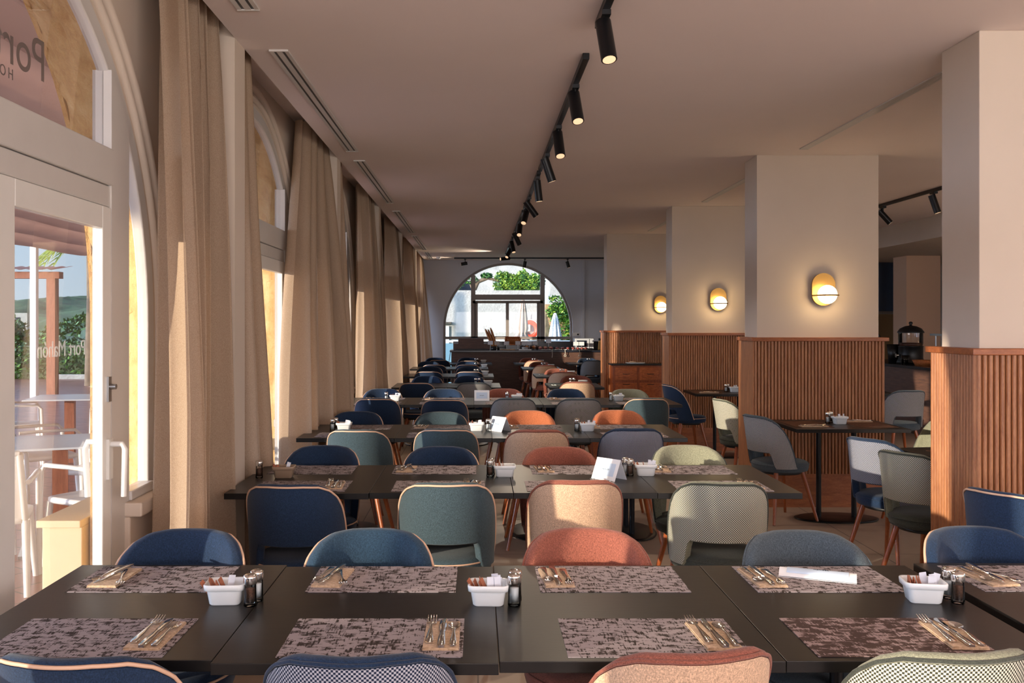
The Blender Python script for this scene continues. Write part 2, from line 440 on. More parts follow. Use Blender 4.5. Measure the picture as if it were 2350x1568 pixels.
# stone outside wall with splayed rough reveals
mb = MB()
R1, R2, X1, X2 = 1.385, 1.66, -1.54, -1.86
for c in BAYS:
    P1 = arch_path(c, R1, 60, -.02); P2 = arch_path(c, R2, 60, -.02)
    m_ = len(P1)-1
    def fn(u, v):
        i = u*m_; k = int(min(i, m_-1)); t = i-k
        a = (P1[k][0]*(1-t)+P1[k+1][0]*t, P1[k][1]*(1-t)+P1[k+1][1]*t); b = (P2[k][0]*(1-t)+P2[k+1][0]*t, P2[k][1]*(1-t)+P2[k+1][1]*t)
        y = a[0]*(1-v)+b[0]*v; z = a[1]*(1-v)+b[1]*v; x = X1*(1-v)+X2*v
        k2 = .018*math.sin(PI*min(1, v*1.2)) if 0 < v < 1 else (.01 if v == 1 else 0)
        q = random.uniform(-1, 1)*k2
        return (x + (q*.4 if v == 1 else 0), y + q, z + (q if z > ZS else 0))
    mb.grid(fn, 150, 8, True)
    arch_wall(mb, X2-.02, .02, c, 1.7, R2, 3.5)
st(mb, 'wall_outside_left', M['stone'], 'rough honey coloured sandstone arches outside the left windows', 'stone wall')
bp = MB()
for c in BAYS: arch_wall(bp, -1.60, .02, c, 1.7, 1.475, 3.5)
st(bp, 'wall_left_core', M['stone'], 'sandstone core of the window wall behind the frames', 'stone wall')

# arched windows with sliding doors
def bar(mb, y0, y1, z0, z1, x0=-1.58, x1=-1.505): mb.box(x0, x1, y0, y1, z0, z1)
def sweep_arch(mb, c, r0, r1, x0, x1, z0=0.0):
    A = arch_path(c, r0, 40, z0); B = arch_path(c, r1, 40, z0)
    R = [[(x0, a[0], a[1]), (x1, a[0], a[1]), (x1, b[0], b[1]), (x0, b[0], b[1])] for a, b in zip(A, B)]
    mb.rings(R, True, True, False)
OR = ['behind the camera', 'nearest, beside the front table row', 'second from the camera', 'third from the camera', 'fourth from the camera', 'fifth from the camera', 'farthest, near the buffet']
for i, c in enumerate(BAYS):
    wdw = empty('window_%d' % (i+1), (0, 0, 0), label='white framed arched window with sliding doors, ' + OR[i], cat='window', kind='structure')
    mb = MB(); sweep_arch(mb, c, 1.445, 1.368, -1.545, -1.495)
    for s in (-1, 1): mb.prism([(c+s*.91, 0), (c+s*1.10, 0)] + [(c+s*q, ZS+math.sqrt(1.372**2-q*q)) for q in (1.10, 1.05, 1.0, .95, .91)], -1.56, -1.482, 'x')
    bar(mb, c-.93, c+.93, 2.11, 2.26, -1.565, -1.478)
    bar(mb, c-.92, c+.92, 2.022, 2.108, -1.565, -1.488)
    for s in (-1, 1):
        a, b = sorted((c+s*1.10, c+s*1.38)); bar(mb, a, b, .80, .84, -1.545, -1.47)
    mb.build('window_frame', M['frame'], wdw, bevel=.006)
    mb = MB(); 
    for s in (-1, 1):
        a, b = sorted((c+s*1.05, c+s*1.38)); mb.box(-1.60, -1.41, a, b, .74, .80); mb.box(-1.56, -1.46, a, b, 0, .74)
    mb.build('window_sill', M['plaster'], wdw, bevel=.008)
    # fixed panes above and beside
    mb = MB(); n_ = 30; ys = [c-.91 + 1.82*k/n_ for k in range(n_+1)]
    poly = [(c-.91, 2.26), (c+.91, 2.26)] + [(y, ZS+math.sqrt(1.375**2-(y-c)**2)) for y in reversed(ys)]
    mb.prism(poly, -1.521, -1.515, 'x')
    for s in (-1, 1):
        ys = [1.10 + .27*k/8 for k in range(9)]
        poly = [(c+s*1.10, .84), (c+s*1.37, .84)] + [(c+s*y, ZS+math.sqrt(max(0, 1.375**2-y*y))) for y in reversed(ys)]
        mb.prism(poly, -1.521, -1.515, 'x')
    mb.build('window_pane', M['glass'], wdw)
    # two sliding leaves
    for s, xx in ((1, -1.500), (-1, -1.538)):
        y0, y1 = sorted((c + s*(-.0), c + s*.905)); w0, w1 = (.12, .085) if s > 0 else (.085, .12)
        mb = MB()
        for a, b, z0, z1 in ((y0, y0+w0, .02, 2.02), (y1-w1, y1, .02, 2.02), (y0+w0, y1-w1, 1.93, 2.02), (y0+w0, y1-w1, .02, .12)): mb.box(xx-.018, xx+.018, a, b, z0, z1)
        leaf = mb.build('door_leaf', M['upvc'], wdw, bevel=.004)
        mb = MB(); mb.box(xx-.003, xx+.003, y0+w0-.005, y1-w1+.005, .115, 1.935); mb.build('door_pane', M['glass'], leaf)
        if i in (1,) and s == 1:
            mb = MB(); yh = y1-.03
            mb.box(xx+.018, xx+.030, yh-.02, yh+.02, .93, 1.09)
            mb.tube([(xx+.03, yh, 1.07), (xx+.075, yh, 1.07), (xx+.085, yh, 1.05), (xx+.08, yh, .86)], .012, 8)
            mb.build('door_handle', M['upvc'], leaf)
            mb = MB(); mb.box(xx+.018, xx+.026, yh-.015, yh+.015, 1.24, 1.34); mb.cyl((xx+.026, yh, 1.30), (xx+.05, yh, 1.30), .011); mb.build('lock', M['steel'], leaf)
            mb = MB(); mb.tube([(xx-.018, yh-.01, 1.08), (xx-.06, yh-.01, 1.08), (xx-.07, yh-.01, 1.05), (xx-.06, yh-.01, .86)], .012, 8)
            mb.build('door_handle', M['upvc'], leaf)
    if i == 1: W1 = wdw
def text_mesh(s, size, mat, name, parent, Mx, ext=.0006, align='LEFT', sx_=1.0):
    cu = bpy.data.curves.new(name, 'FONT'); cu.body = s; cu.size = size; cu.extrude = ext; cu.align_x = align; cu.space_character = sx_
    t = bpy.data.objects.new(name, cu); COL.objects.link(t)
    dg = bpy.context.evaluated_depsgraph_get(); me = bpy.data.meshes.new_from_object(t.evaluated_get(dg))
    bpy.data.objects.remove(t); me.materials.clear(); me.materials.append(mat)
    o = bpy.data.objects.new(name, me); COL.objects.link(o); o.matrix_world = Mx
    if parent: o.parent = parent
    return o
# lettering on the glass, readable from outside
def glassM(y, z): return Matrix(((0, 0, -1, -1.5038), (-1, 0, 0, y), (0, 1, 0, z), (0, 0, 0, 1)))
M['lettergrey'] = film('grey_letter_film', srgb(96, 84, 80), .7)
M['letterwhite'] = film('white_letter_film', srgb(240, 242, 240), .6)
text_mesh('Port Mahón', .082, M['letterwhite'], 'door_lettering', W1, glassM(3.59, 1.435))
gm = glassM(3.30, 2.40); gm[0][3] = -1.5222
text_mesh('Port', .205, M['lettergrey'], 'pane_lettering', W1, gm)
gm = glassM(3.07, 2.35); gm[0][3] = -1.5222
text_mesh('HO', .05, M['lettergrey'], 'pane_lettering', W1, gm, sx_=1.5)

# far wall with its arched window
FC = .68; FR = 1.47; FZ = 1.45
mb = MB(); arch_wall(mb, YF, .2, FC, FR+.3, FR, ZC+.2, FZ, 'y')
mb.box(-1.9, FC-FR-.3, YF, YF+.2, 0, ZC+.2); mb.box(FC+FR+.3, XR, YF, YF+.2, 0, ZC+.2)
st(mb, 'wall_far', M['wallgrey'], 'pale grey end wall with one big arched opening behind the buffet', 'wall')
fw = empty('window_8', (0, 0, 0), label='grey framed arched window in the far end wall above the buffet', cat='window', kind='structure')
mb = MB()
A = [(FC - (FR-.0)*math.cos(PI*k/40), FZ + FR*math.sin(PI*k/40)) for k in range(41)]; B = [(FC - (FR-.05)*math.cos(PI*k/40), FZ + (FR-.05)*math.sin(PI*k/40)) for k in range(41)]
A = [(FC-FR, .3)] + A + [(FC+FR, .3)]; B = [(FC-FR+.05, .3)] + B + [(FC+FR-.05, .3)]
mb.rings([[(a[0], YF+.06, a[1]), (a[0], YF+.14, a[1]), (b[0], YF+.14, b[1]), (b[0], YF+.06, b[1])] for a, b in zip(A, B)], True, True, False)
for s in (-1, 1): mb.box(FC+s*.79-.05, FC+s*.79+.05, YF+.05, YF+.15, .25, FZ+math.sqrt(1.43**2-.79**2))
mb.box(FC-.8, FC+.8, YF+.04, YF+.15, 2.08, 2.20); mb.box(FC-.8, FC+.8, YF+.05, YF+.14, 2.0, 2.06)
for x in (FC-.72, FC-.01, FC+.70): mb.box(x-.035, x+.035, YF+.05, YF+.12, .25, 2.02)
mb.box(FC-FR, FC+FR, YF+.05, YF+.14, 1.18, 1.24); mb.box(FC-FR, FC+FR, YF+.05, YF+.15, .2, .3)
mb.build('window_frame', plain('grey_window_frame', srgb(150, 142, 138), .4), fw)
mb = MB(); n_ = 40
mb.prism([(FC-FR+.02, .3), (FC+FR-.02, .3)] + [(FC+(FR-.02)*math.cos(PI*k/n_), FZ+(FR-.02)*math.sin(PI*k/n_)) for k in range(n_+1)], YF+.095, YF+.10, 'y')
mb.build('window_pane', M['glass'], fw)
mb = MB(); mb.box(2.36, 2.42, YF-.04, YF, 0, ZC); st(mb, 'trim_1', M['wallgrey'], 'narrow vertical trim on the far wall right of the arch', 'wall trim')

# right and back walls
mb = MB(); mb.box(XR, XR+.15, YB, -.9, 0, ZC+.2); mb.box(XR, XR+.15, 8.1, YF+.2, 0, ZC+.2); mb.box(XR, XR+.15, -.9, 8.1, 2.75, ZC+.2); mb.box(XR, XR+.15, -.9, 8.1, 0, .3); st(mb, 'wall_right', M['plaster'], 'plain cream wall at the far right of the dining room', 'wall')  # unseen opening added in this wall for the side fill light
mb = MB(); mb.box(-1.6, -1.2, YB-.15, YB, 0, ZC+.2); mb.box(7.6, XR+.15, YB-.15, YB, 0, ZC+.2); mb.box(-1.2, 7.6, YB-.15, YB, 2.9, ZC+.2); mb.box(-1.2, 7.6, YB-.15, YB, 0, .3)  # unseen opening added to let fill light in from behind
st(mb, 'wall_back', M['plaster'], 'cream wall behind the camera with a wide glazed opening', 'wall')

# columns with fluted wainscot
def flutes(mb, p0, p1, nrm, z0, z1, pitch=.028, d=.011):
    p0 = Vector(p0); p1 = Vector(p1); L = (p1-p0).length; k = max(1, round(L/pitch)); t = (p1-p0)/k; nrm = Vector(nrm)
    pts = []
    for i in range(k):
        b = p0 + t*i
        for j in range(7):
            u = j/7; h = math.sqrt(max(0, 1-(2*(u*1.0)-1)**2)) if .0 < u else 0
            pts.append(b + t*(.06+.88*u) + nrm*(d*h))
        pts.append(b + t*.97 + nrm*0)
    pts.append(p1)
    R = [[(p.x, p.y, z0), (p.x, p.y, z1)] for p in pts]
    mb.rings(R, False, False, False)
def column(name, x0, x1, y0, y1, label, side_fluted=False):
    root = empty(name, (x0, y0, 0), label=label, cat='column', kind='structure')
    mb = MB(); mb.box(0, x1-x0, 0, y1-y0, 0, ZC); mb.build('shaft', M['plaster'], root, bevel=.004)
    W = x1-x0; D = y1-y0; o = .035
    mb = MB(); mb.box(-o, W+o, -o, D+o, .28 if not side_fluted else .02, 1.40)
    mb.build('wainscot_core', M['flute'], root)
    mb = MB(); flutes(mb, (-o, -o, 0), (W+o, -o, 0), (0, -1, 0), .27, 1.40)
    if side_fluted: flutes(mb, (-o, D+o, 0), (-o, -o, 0), (-1, 0, 0), .02, 1.40, .028)
    mb.build('fluted_panel', M['flute'], root)
    if not side_fluted:
        mb = MB(); mb.box(-o-.012, -o, -o-.01, D+o, 0, 1.40); mb.build('side_panel', M['flute'], root)
    mb = MB(); mb.box(-o-.028, W+o+.028, -o-.03, D+o+.02, 1.40, 1.432); mb.build('cap', M['flutecap'], root, bevel=.004)
    mb = MB(); mb.box(-o-.006, W+o+.01, -o-.016, D+o, 0, .28); mb.build('plinth', M['flutecap'], root)
    return root
column('column', 2.44, 3.7, 4.56, 4.93, 'nearest column at the right with fluted oak wainscot on two sides', True)
column('column', 2.366, 3.40, 7.95, 8.31, 'second column from the right with one big brass wall light')
column('column', 2.366, 3.40, 11.43, 11.79, 'third column from the right with a lamp above a small table')
column('column', 2.06, 3.40, 14.98, 15.34, 'farthest oak panelled column behind the wooden sideboard')
# kitchen side: soffit, pier, wall
mb = MB(); mb.box(6.05, XR, 8, 19, 2.68, ZC); st(mb, 'ceiling_soffit', M['plaster'], 'lowered cream ceiling soffit above the drinks counter', 'soffit')
mb = MB(); mb.box(7.18, 7.75, 15.7, 16.2, 0, 2.68); st(mb, 'wall_pier_right', plain('tan_plaster', srgb(206, 168, 140), .85), 'tan plaster pier behind the drinks dispenser', 'wall pier')
mb = MB(); mb.box(7.75, XR, 14.6, 14.75, 0, 2.68); st(mb, 'wall_right_return', plain('tan_plaster_wall', srgb(210, 176, 150), .85), 'tan return wall at the end of the drinks counter', 'wall')

# ceiling fittings
def vent(x, y0, y1, label, wd=.10):
    r = empty('ceiling_vent', (x, (y0+y1)/2, ZC), label=label, cat='vent', group='linear ceiling vents'); L = (y1-y0)/2
    mb = MB()
    for a, b in ((-wd/2, -wd/2+.02), (-.014, .014), (wd/2-.02, wd/2)): mb.box(a, b, -L+.01, L-.01, -.008, 0)
    mb.box(-wd/2, wd/2, -L, -L+.01, -.01, 0); mb.box(-wd/2, wd/2, L-.01, L, -.01, 0)
    mb.build('vent_frame', M['frame'], r)
    mb = MB(); mb.box(-wd/2+.012, wd/2-.012, -L+.01, L-.01, -.003, 0); mb.build('vent_slot', M['blackp'], r)
for k, (a, b) in enumerate(((1.2, 4.25), (4.88, 7.75), (8.2, 11.1), (11.9, 14.75), (15.3, 18.2), (18.8, 20.9))):
    vent(-1.04, a, b, 'long slotted ceiling vent above the curtains, ' + ['nearest', 'second', 'third', 'fourth', 'fifth', 'farthest'][k] + ' of the left line')
for k, (a, b) in enumerate(((5.1, 7.65), (9.0, 11.0), (13.0, 14.5))):
    vent(2.66, a, b, 'slotted ceiling vent beside the columns, ' + ['nearest', 'middle', 'farthest'][k] + ' of the right line', .07)

M_head = None
def track(x, y0, y1, label, along='y', dia=.034):
    mb = MB()
    if along == 'y': mb.box(-.018, .018, -(y1-y0)/2, (y1-y0)/2, -.034, 0); loc = (x, (y0+y1)/2, ZC)
    else: mb.box(-(y1-y0)/2, (y1-y0)/2, -.018, .018, -.034, 0); loc = ((y0+y1)/2, x, ZC)
    mb.build('lighting_track', M['black'], loc=loc, bevel=.003, label=label, cat='lighting track', group='black ceiling tracks')
track(.57, 1.0, 4.43, 'black lighting track on the ceiling, nearest the camera')
track(.57, 4.94, 8.62, 'black lighting track on the ceiling, second of the centre line')
track(.57, 8.75, 11.5, 'black lighting track on the ceiling, third of the centre line')
track(.57, 11.8, 15.2, 'black lighting track on the ceiling, fourth of the centre line')
track(.57, 15.4, 19.3, 'black lighting track on the ceiling, farthest of the centre line')
track(20.4, -.52, 2.75, 'black crosswise lighting track in front of the far wall', 'x')
track(4.84, 6.5, 12.0, 'black lighting track on the ceiling right of the columns')
def spot(x, y, d, label, L=.20, en=52, r=.036):
    root = empty('track_spotlight', (x, y, ZC-.034), label=label, cat='spotlight', group='black cylinder spotlights')
    mb = MB(); mb.box(-.02, .02, -.05, .05, -.022, 0); mb.cyl((0, 0, -.02), (0, 0, -.07), .009); mb.build('adapter', M['black'], root)
    d = Vector(d).normalized(); c = Vector((0.0, 0, -.10)); a = c - d*L*.35; b = c + d*L*.65
    mb = MB(); mb.cyl(a, b, r, n=20); mb.tube([(0, 0, -.06), tuple(c*.5+a*.5)], .010, 8); mb.build('lamp_head', M['black'], root)
    mb = MB(); mb.cyl(b - d*.002, b + d*.0015, r*.82, n=16); mb.build('lens', M['lens'], root)
    ld = bpy.data.lights.new('spot_light', 'SPOT'); ld.energy = en; ld.spot_size = math.radians(95); ld.spot_blend = 1; ld.color = (1, .80, .60); ld.shadow_soft_size = .04
    lo = bpy.data.objects.new('spot_light', ld); COL.objects.link(lo); lo.parent = root; lo.location = b + d*.02; lo.rotation_euler = d.to_track_quat('-Z', 'Y').to_euler()
SPN = ['nearest', 'second', 'third', 'fourth', 'fifth', 'sixth', 'seventh', 'eighth', 'ninth', 'tenth', 'eleventh', 'twelfth']
for k, (y, d) in enumerate(((4.2, (.10, -.35, -1)), (5.5, (.10, -.45, -1)), (6.64, (.08, -.45, -1)), (7.73, (.35, .1, -1)), (8.95, (.12, .05, -1)), (10.4, (.6, .2, -.8)), (11.2, (-.25, -.6, -.9)),
                            (12.8, (-.1, -.7, -.8)), (14.1, (.5, .3, -1)), (15.6, (.2, -.4, -1)), (17.1, (-.4, -.6, -.8)), (18.8, (-.8, -.3, -.1)))):
    spot(.57, y, d, 'black cylinder spotlight, ' + SPN[k] + ' along the centre ceiling tracks')
spot(-.28, 20.4, (-.9, 0, -.15), 'small black spotlight left of the far arch, pointing left', .14, 30)
spot(1.02, 20.4, (-.15, 0, -1), 'small black spotlight above the far arch, pointing down', .14, 26)
spot(1.95, 20.4, (.3, 0, -1), 'small black spotlight right of the far arch, tilted right', .14, 26)
spot(4.84, 9.95, (.3, -.1, -1), 'black spotlight right of the columns, nearer on its track', .2, 110)
spot(4.84, 11.2, (.5, -.1, -.6), 'black spotlight right of the columns, beside the second column', .2, 110)
mb = MB(); mb.lathe([(0, -.05), (.035, -.05), (.05, -.03), (.055, 0)], n=20)
mb.build('smoke_detector', M['white'], loc=(-.85, 20.2, ZC), label='small white smoke detector on the ceiling near the far left corner', cat='smoke detector')

# wall lights
def sconce(x, y, z, label):
    root = empty('wall_light', (x, y, z), label=label, cat='wall light', group='brass globe wall lights')
    def stad(hw, hh, n=16):
        return [(hw*math.cos(PI*k/n), (hh-hw)+hw*math.sin(PI*k/n)) for k in range(n+1)] + [(hw*math.cos(PI+PI*k/n), -(hh-hw)+hw*math.sin(PI+PI*k/n)) for k in range(n+1)]
    mb = MB(); mb.prism(stad(.098, .138), -.052, -.034, 'y'); mb.prism(stad(.06, .10), -.034, 0, 'y'); mb.build('back_plate', M['brass'], root, bevel=.002)
    mb = MB(); mb.ball((0, -.135, -.045), .078, n=28, m=18); mb.build('globe', M['lampglow'], root)
    mb = MB(); mb.tube([(-.096, -.05, -.052)] + [(-.088*math.cos(PI*k/24), -.135-.088*math.sin(PI*k/24)*1.0, -.052) for k in range(25)] + [(.096, -.05, -.052)], .007, 8); mb.build('hoop', M['brass'], root)
sconce(2.915, 7.95, 1.837, 'lit brass and opal globe wall light, largest, on the second column')
sconce(2.92, 11.43, 1.84, 'lit brass and opal globe wall light, middle of the three')
sconce(2.91, 14.98, 1.85, 'lit brass and opal globe wall light, farthest and partly hidden')

# curtains
def curtain(y0, y1, label, seed, folds, x0=-1.335, flare=.16, top=.35, bulge=0.0):
    rnd = random.Random(seed); ph = [rnd.uniform(0, 6) for _ in range(6)]
    H = 3.14
    def fn(u, v):
        z = H*v + .006; k = 1-v
        yc = y1 if top >= 0 else y0
        wdt = (y1-y0)
        # gathered at the top, spreading towards the floor
        g = 1 - abs(top)*(v**1.5)
        t = u + .016*math.sin(9*u+ph[0]+2*k)
        y = (y1 - (1-t)*wdt*g) if top >= 0 else (y0 + t*wdt*g)
        amp = .062 + .03*min(1, k*1.6)
        x = x0 + flare*(k**.8)*(.1+.9*u*u if top >= 0 else .6)
        x += amp*math.sin(2*PI*folds*t + ph[1] + .7*math.sin(2.1*k+ph[2]))
        x += amp*.25*math.sin(2*PI*folds*.47*t + ph[3] + 1.1*k)
        y += .02*math.sin(4*PI*folds*t + ph[5])
        x += .02*math.sin(5*k+ph[4]+3*u)*k
        x += bulge*math.exp(-((u-.13)/.11)**2)*min(1, k*1.3)**.7
        x = max(x, -1.475)
        return (x, y, z)
    mb = MB(); mb.grid(fn, int(folds*22), 42, True)
    o = mb.build('curtain', M['linen'], label=label, cat='curtain', group='linen curtains along the window wall')
    return o
CN = ['nearest', 'second', 'third', 'fourth', 'fifth', 'sixth']
piers = [c+1.80 for c in BAYS[1:-1]]
for i, p in enumerate(piers):
    L = [.95, 1.45, 1.3, 1.35, 1.3][i]
    curtain(p-L, p-.02, 'beige linen curtain in front of the %s wall pier' % CN[i] , 10+i, 4.5 if i == 0 else 6, top=[.25, .5, .4, .4, .4][i], flare=[.10, .26, .22, .22, .2][i], bulge=[.17, .05, .12, .12, .12][i], x0=[-1.335, -1.375, -1.34, -1.34, -1.34][i])
    curtain(p+.22, p+.22+.45, 'darker folds of the beige linen curtain just beyond the %s wall pier' % CN[i], 30+i, 3.2, top=-.3, flare=.12)
curtain(20.0, 21.2, 'pale linen curtain in the far left corner by the end wall', 51, 6, top=.3, flare=.3)
# ------------------------------------------------------------ chairs
F_navy = fabric('navy_wool', srgb(30, 48, 74)); F_teal = fabric('teal_wool', srgb(58, 74, 82)); F_petrol = fabric('petrol_wool', srgb(40, 62, 82)); F_rust = fabric('terracotta_wool', srgb(138, 82, 68))
F_sage = fabric('sage_wool', srgb(130, 131, 112)); F_slate = fabric('slate_wool', srgb(72, 82, 90)); F_beige = fabric('beige_linen_cloth', srgb(196, 164, 138))
F_dgreen = fabric('dark_green_grey_wool', srgb(62, 66, 60)); F_pipe = plain('cream_piping', srgb(214, 176, 150), .6); F_rust_sunlit = fabric('burnt_orange_wool', srgb(168, 98, 66))  # the last wool is terracotta with sunlight put into its colour
H_navy = hound('navy_white_houndstooth', srgb(34, 44, 66), srgb(176, 178, 190)); H_sage = hound('green_cream_houndstooth', srgb(60, 62, 52), srgb(206, 204, 190))
H_slate = hound('slate_houndstooth', srgb(58, 64, 76), srgb(186, 184, 182), .009)
TOPT = [(0, .836), (20, .836), (38, .830), (52, .808), (64, .772), (74, .722), (83, .65), (91, .565), (98, .485), (104, .43)]
def ztop(a):
    a = abs(a)
    for (a0, z0), (a1, z1) in zip(TOPT, TOPT[1:]):
        if a <= a1: return z0 + (z1-z0)*(a-a0)/(a1-a0)
    return TOPT[-1][1]
def shellP(a, z, off=0.0):
    r = math.radians(a); W_ = .226+off; B_ = .185+off
    taper = 1.0 + .06*(z-.62) + (-.10*max(0, (.56-z)))
    x = W_*math.sin(r)*taper; y = -B_*math.cos(r)
    y -= (z-.42)*.17*(.35+.65*max(0, math.cos(r)))
    return (x, y, z)
def zlow(a):
    a = abs(a)
    if a < 40: return .545
    if a < 50: t = (a-40)/10; return .545 - .125*(t*t*(3-2*t))
    return .42
AMAX = 103
def make_chair(name, main, outer, pipe, seatm, variant):
    root = empty(name, (0, 0, 0))
    # padded shell: inner and outer surface closed by a rounded rim
    mb = MB()
    NU = 52
    def prof(a):
        zt, zl = ztop(a), zlow(a); T = .020
        pts = []
        zt = max(zt, zl+.012)
        n_ = 8
        for k in range(n_+1): z = zl + (zt-zl-.012)*k/n_ + .004; pts.append((z, 0.0))
        pts += [(zt-.003, -.006), (zt, -.017), (zt-.003, -.030)]
        for k in range(n_, -1, -1): z = zl + (zt-zl-.012)*k/n_ + .004; pts.append((z, -.036 + (-.008 if 0 < k < n_ else 0)))
        pts += [(zl, -.027), (zl-.001, -.012)]
        return pts
    R = []
    for i in range(NU+1):
        a = -AMAX + 2*AMAX*i/NU
        e = 1 - max(0, (abs(a)-97)/6)*.5
        R.append([shellP(a, z, o*e) for z, o in prof(a)])
    mb.rings(R, True, True, True)
    bk = mb.build('backrest', main, root)
    # outer upholstery panel
    mb = MB()
    def ofn(u, v):
        a = -AMAX + 2*AMAX*u; a *= .985
        zt, zl = ztop(a)-.020, zlow(a)+.006
        return shellP(a, zl+(max(zt, zl+.003)-zl)*v, .0035)
    mb.grid(ofn, 52, 10, True, 0, None, lambda u, v: (lambda a, p: (math.radians(a)*.22, p[2]))(-AMAX+2*AMAX*u, ofn(u, v)))
    mb.build('back_panel', outer, bk)
    if pipe:
        pts = []
        for i in range(61):
            a = (-AMAX + 2*AMAX*i/60)*.99; pts.append(shellP(a, ztop(a)-.012, .004))
        mb = MB(); mb.tube(pts, .0048, 6); mb.build('piping', pipe, bk)
    # seat
    mb = MB()
    prof = [(.0, .392), (.19, .392), (.212, .398), (.218, .42), (.2185, .445), (.214, .458), (.19, .470), (.12, .477), (0, .479)]
    mb.lathe(prof, (0, .035, 0), 36, sy=1.0); se = mb.build('seat', seatm, root)
    mb = MB(); mb.tube([(.2195*math.cos(2*PI*k/36), .035+.2195*math.sin(2*PI*k/36), .447) for k in range(36)], .004, 6, True)
    mb.build('piping', pipe or seatm, se)
    mb = MB(); mb.lathe([(0, .372), (.17, .372), (.17, .392), (0, .392)], (0, .035, 0), 28); mb.build('seat_base', M['blackp'], root)
    for sx_, sy_ in ((-1, -1), (1, -1), (-1, 1), (1, 1)):
        mb = MB(); mb.cyl((sx_*.12, .035+sy_*.12, .385), (sx_*.205, .035+sy_*.20, 0), .019, .0105, 14); mb.build('leg', M['legwood'], root)
    return root
CH = {}
CH['navy'] = make_chair('dining_chair', F_navy, F_navy, F_pipe, F_navy, 0)
CH['teal'] = make_chair('dining_chair', F_teal, F_teal, F_pipe, F_teal, 0)
CH['petrol'] = make_chair('dining_chair', F_petrol, F_petrol, F_pipe, F_petrol, 0)
CH['rust'] = make_chair('dining_chair', F_rust, F_beige, F_rust, F_rust, 0)
CH['orange'] = make_chair('dining_chair', F_rust_sunlit, F_beige, F_rust, F_rust_sunlit, 0)  # same chair as the terracotta one, sunlit tone painted in
CH['navyh'] = make_chair('dining_chair', F_navy, H_navy, F_navy, F_navy, 0)
CH['sage'] = make_chair('dining_chair', F_sage, H_sage, F_dgreen, F_dgreen, 0)
CH['slate'] = make_chair('dining_chair', F_slate, H_slate, F_slate, F_slate, 0)
USED = set()
DESC_N = dict(navy='navy chair with cream piping', teal='teal chair with cream piping', rust='beige backed terracotta chair', orange='beige backed orange chair', navyh='navy and white dotted back chair', sage='cream dotted back chair with green edge', slate='grey dotted back chair')
DESC_F = dict(petrol='petrol blue cream piped chair', navy='navy chair with cream piping', teal='teal chair with cream piping', rust='terracotta chair', orange='burnt orange chair', navyh='navy chair', sage='sage green chair', slate='slate grey chair')
def chair(v, x, y, rz, label, group):
    if v not in USED: o = CH[v]; USED.add(v)
    else: o = copy_tree(CH[v])
    o.location = (x, y, 0); o.rotation_euler = (0, 0, math.radians(rz))
    tag(o, label, 'chair', group)
ROWN = ['front', 'second', 'third', 'fourth', 'fifth', 'sixth', 'seventh', 'eighth']
ORD = ['leftmost', 'second from left', 'third from left', 'fourth from left', 'fifth from left', 'sixth from left']
K = 2150.0
def D_(py, z): return (CAM_H - z)*K/(py-741)
def X_(px, d): return (px-1097)/K*d
near = {1: [('navy', 150, 1512, -4), ('navyh', 804, 1508, 2), ('rust', 1580, 1500, 9), ('sage', 2215, 1500, 4)],
        2: [('navy', 662, 1112, -3), ('teal', 1022, 1108, 1), ('rust', 1328, 1102, 0), ('sage', 1675, 1106, -7)],
        3: [('teal', 819, 986, -4), ('teal', 1022, 984, 0), ('rust', 1235, 986, 0), ('navyh', 1457, 983, 0)],
        4: [('navy', 862, 914, 0), ('navy', 1019, 916, 0), ('slate', 1180, 913, 0), ('slate', 1332, 914, 0), ('teal', 1489, 914, 0)],
        5: [('navy', 955, 878, 0), ('slate', 1088, 878, 0), ('rust', 1327, 876, 0)],
        6: [('navy', 982, 852.3, 0), ('navy', 1077, 852.3, 0), ('rust', 1295, 853.5, 0)],
        7: [('navy', 995.5, 836.6, 0), ('navy', 1073, 836.6, 0), ('rust', 1253, 838, 0)],
        8: [('navy', 1007, 826, 0), ('navy', 1075.8, 827.5, 0), ('rust', 1230, 827, 0), ('slate', 1362, 827, 0)]}
far = {1: [('navy', 441, 1213, 180), ('petrol', 857, 1212, 180), ('rust', 1337, 1211, 180), ('slate', 1823, 1216, 180), ('navy', 2222, 1207, 182)],
       2: [('navy', 747, 1022, 180), ('navy', 1014, 1024, 180), ('rust', 1281, 1025, 180), ('sage', 1570, 1021, 180)],
       3: [('navy', 822, 944, 180), ('teal', 1013, 945, 180), ('orange', 1210, 942, 180), ('orange', 1415, 941, 180)],
       4: [('navy', 880, 892, 180), ('navy', 1019, 892, 180), ('rust', 1156, 892, 180), ('navy', 1297, 892, 180), ('sage', 1440, 893, 180)],
       5: [('navy', 981, 863, 180), ('navy', 1078, 862.5, 180), ('rust', 1320, 862, 180)],
       6: [('navy', 986.5, 841.2, 180), ('navy', 1077, 841.2, 180), ('rust', 1279, 846, 180)],
       7: [('navy', 984, 829.7, 180), ('navy', 1072, 829.7, 180), ('rust', 1239.5, 830.5, 180)],
       8: [('navy', 999, 821, 180), ('navy', 1074, 821, 180), ('rust', 1215, 821.5, 180), ('navy', 1347, 822, 180)]}
for r, lst in near.items():
    for i, (v, px, py, rz) in enumerate(lst):
        d = D_(py, .836)
        chair(v, X_(px, d), d + .235, rz, '%s, near side of %s table row, %s' % (DESC_N[v], ROWN[r-1], ORD[i]), 'chairs on the near side of the table rows')
for r, lst in far.items():
    for i, (v, px, py, rz) in enumerate(lst):
        d = D_(py, .836)
        chair(v, X_(px, d), d - .235, rz, '%s facing camera, far side of %s table row, %s' % (DESC_F[v], ROWN[r-1], ORD[i]), 'chairs on the far side of the table rows')
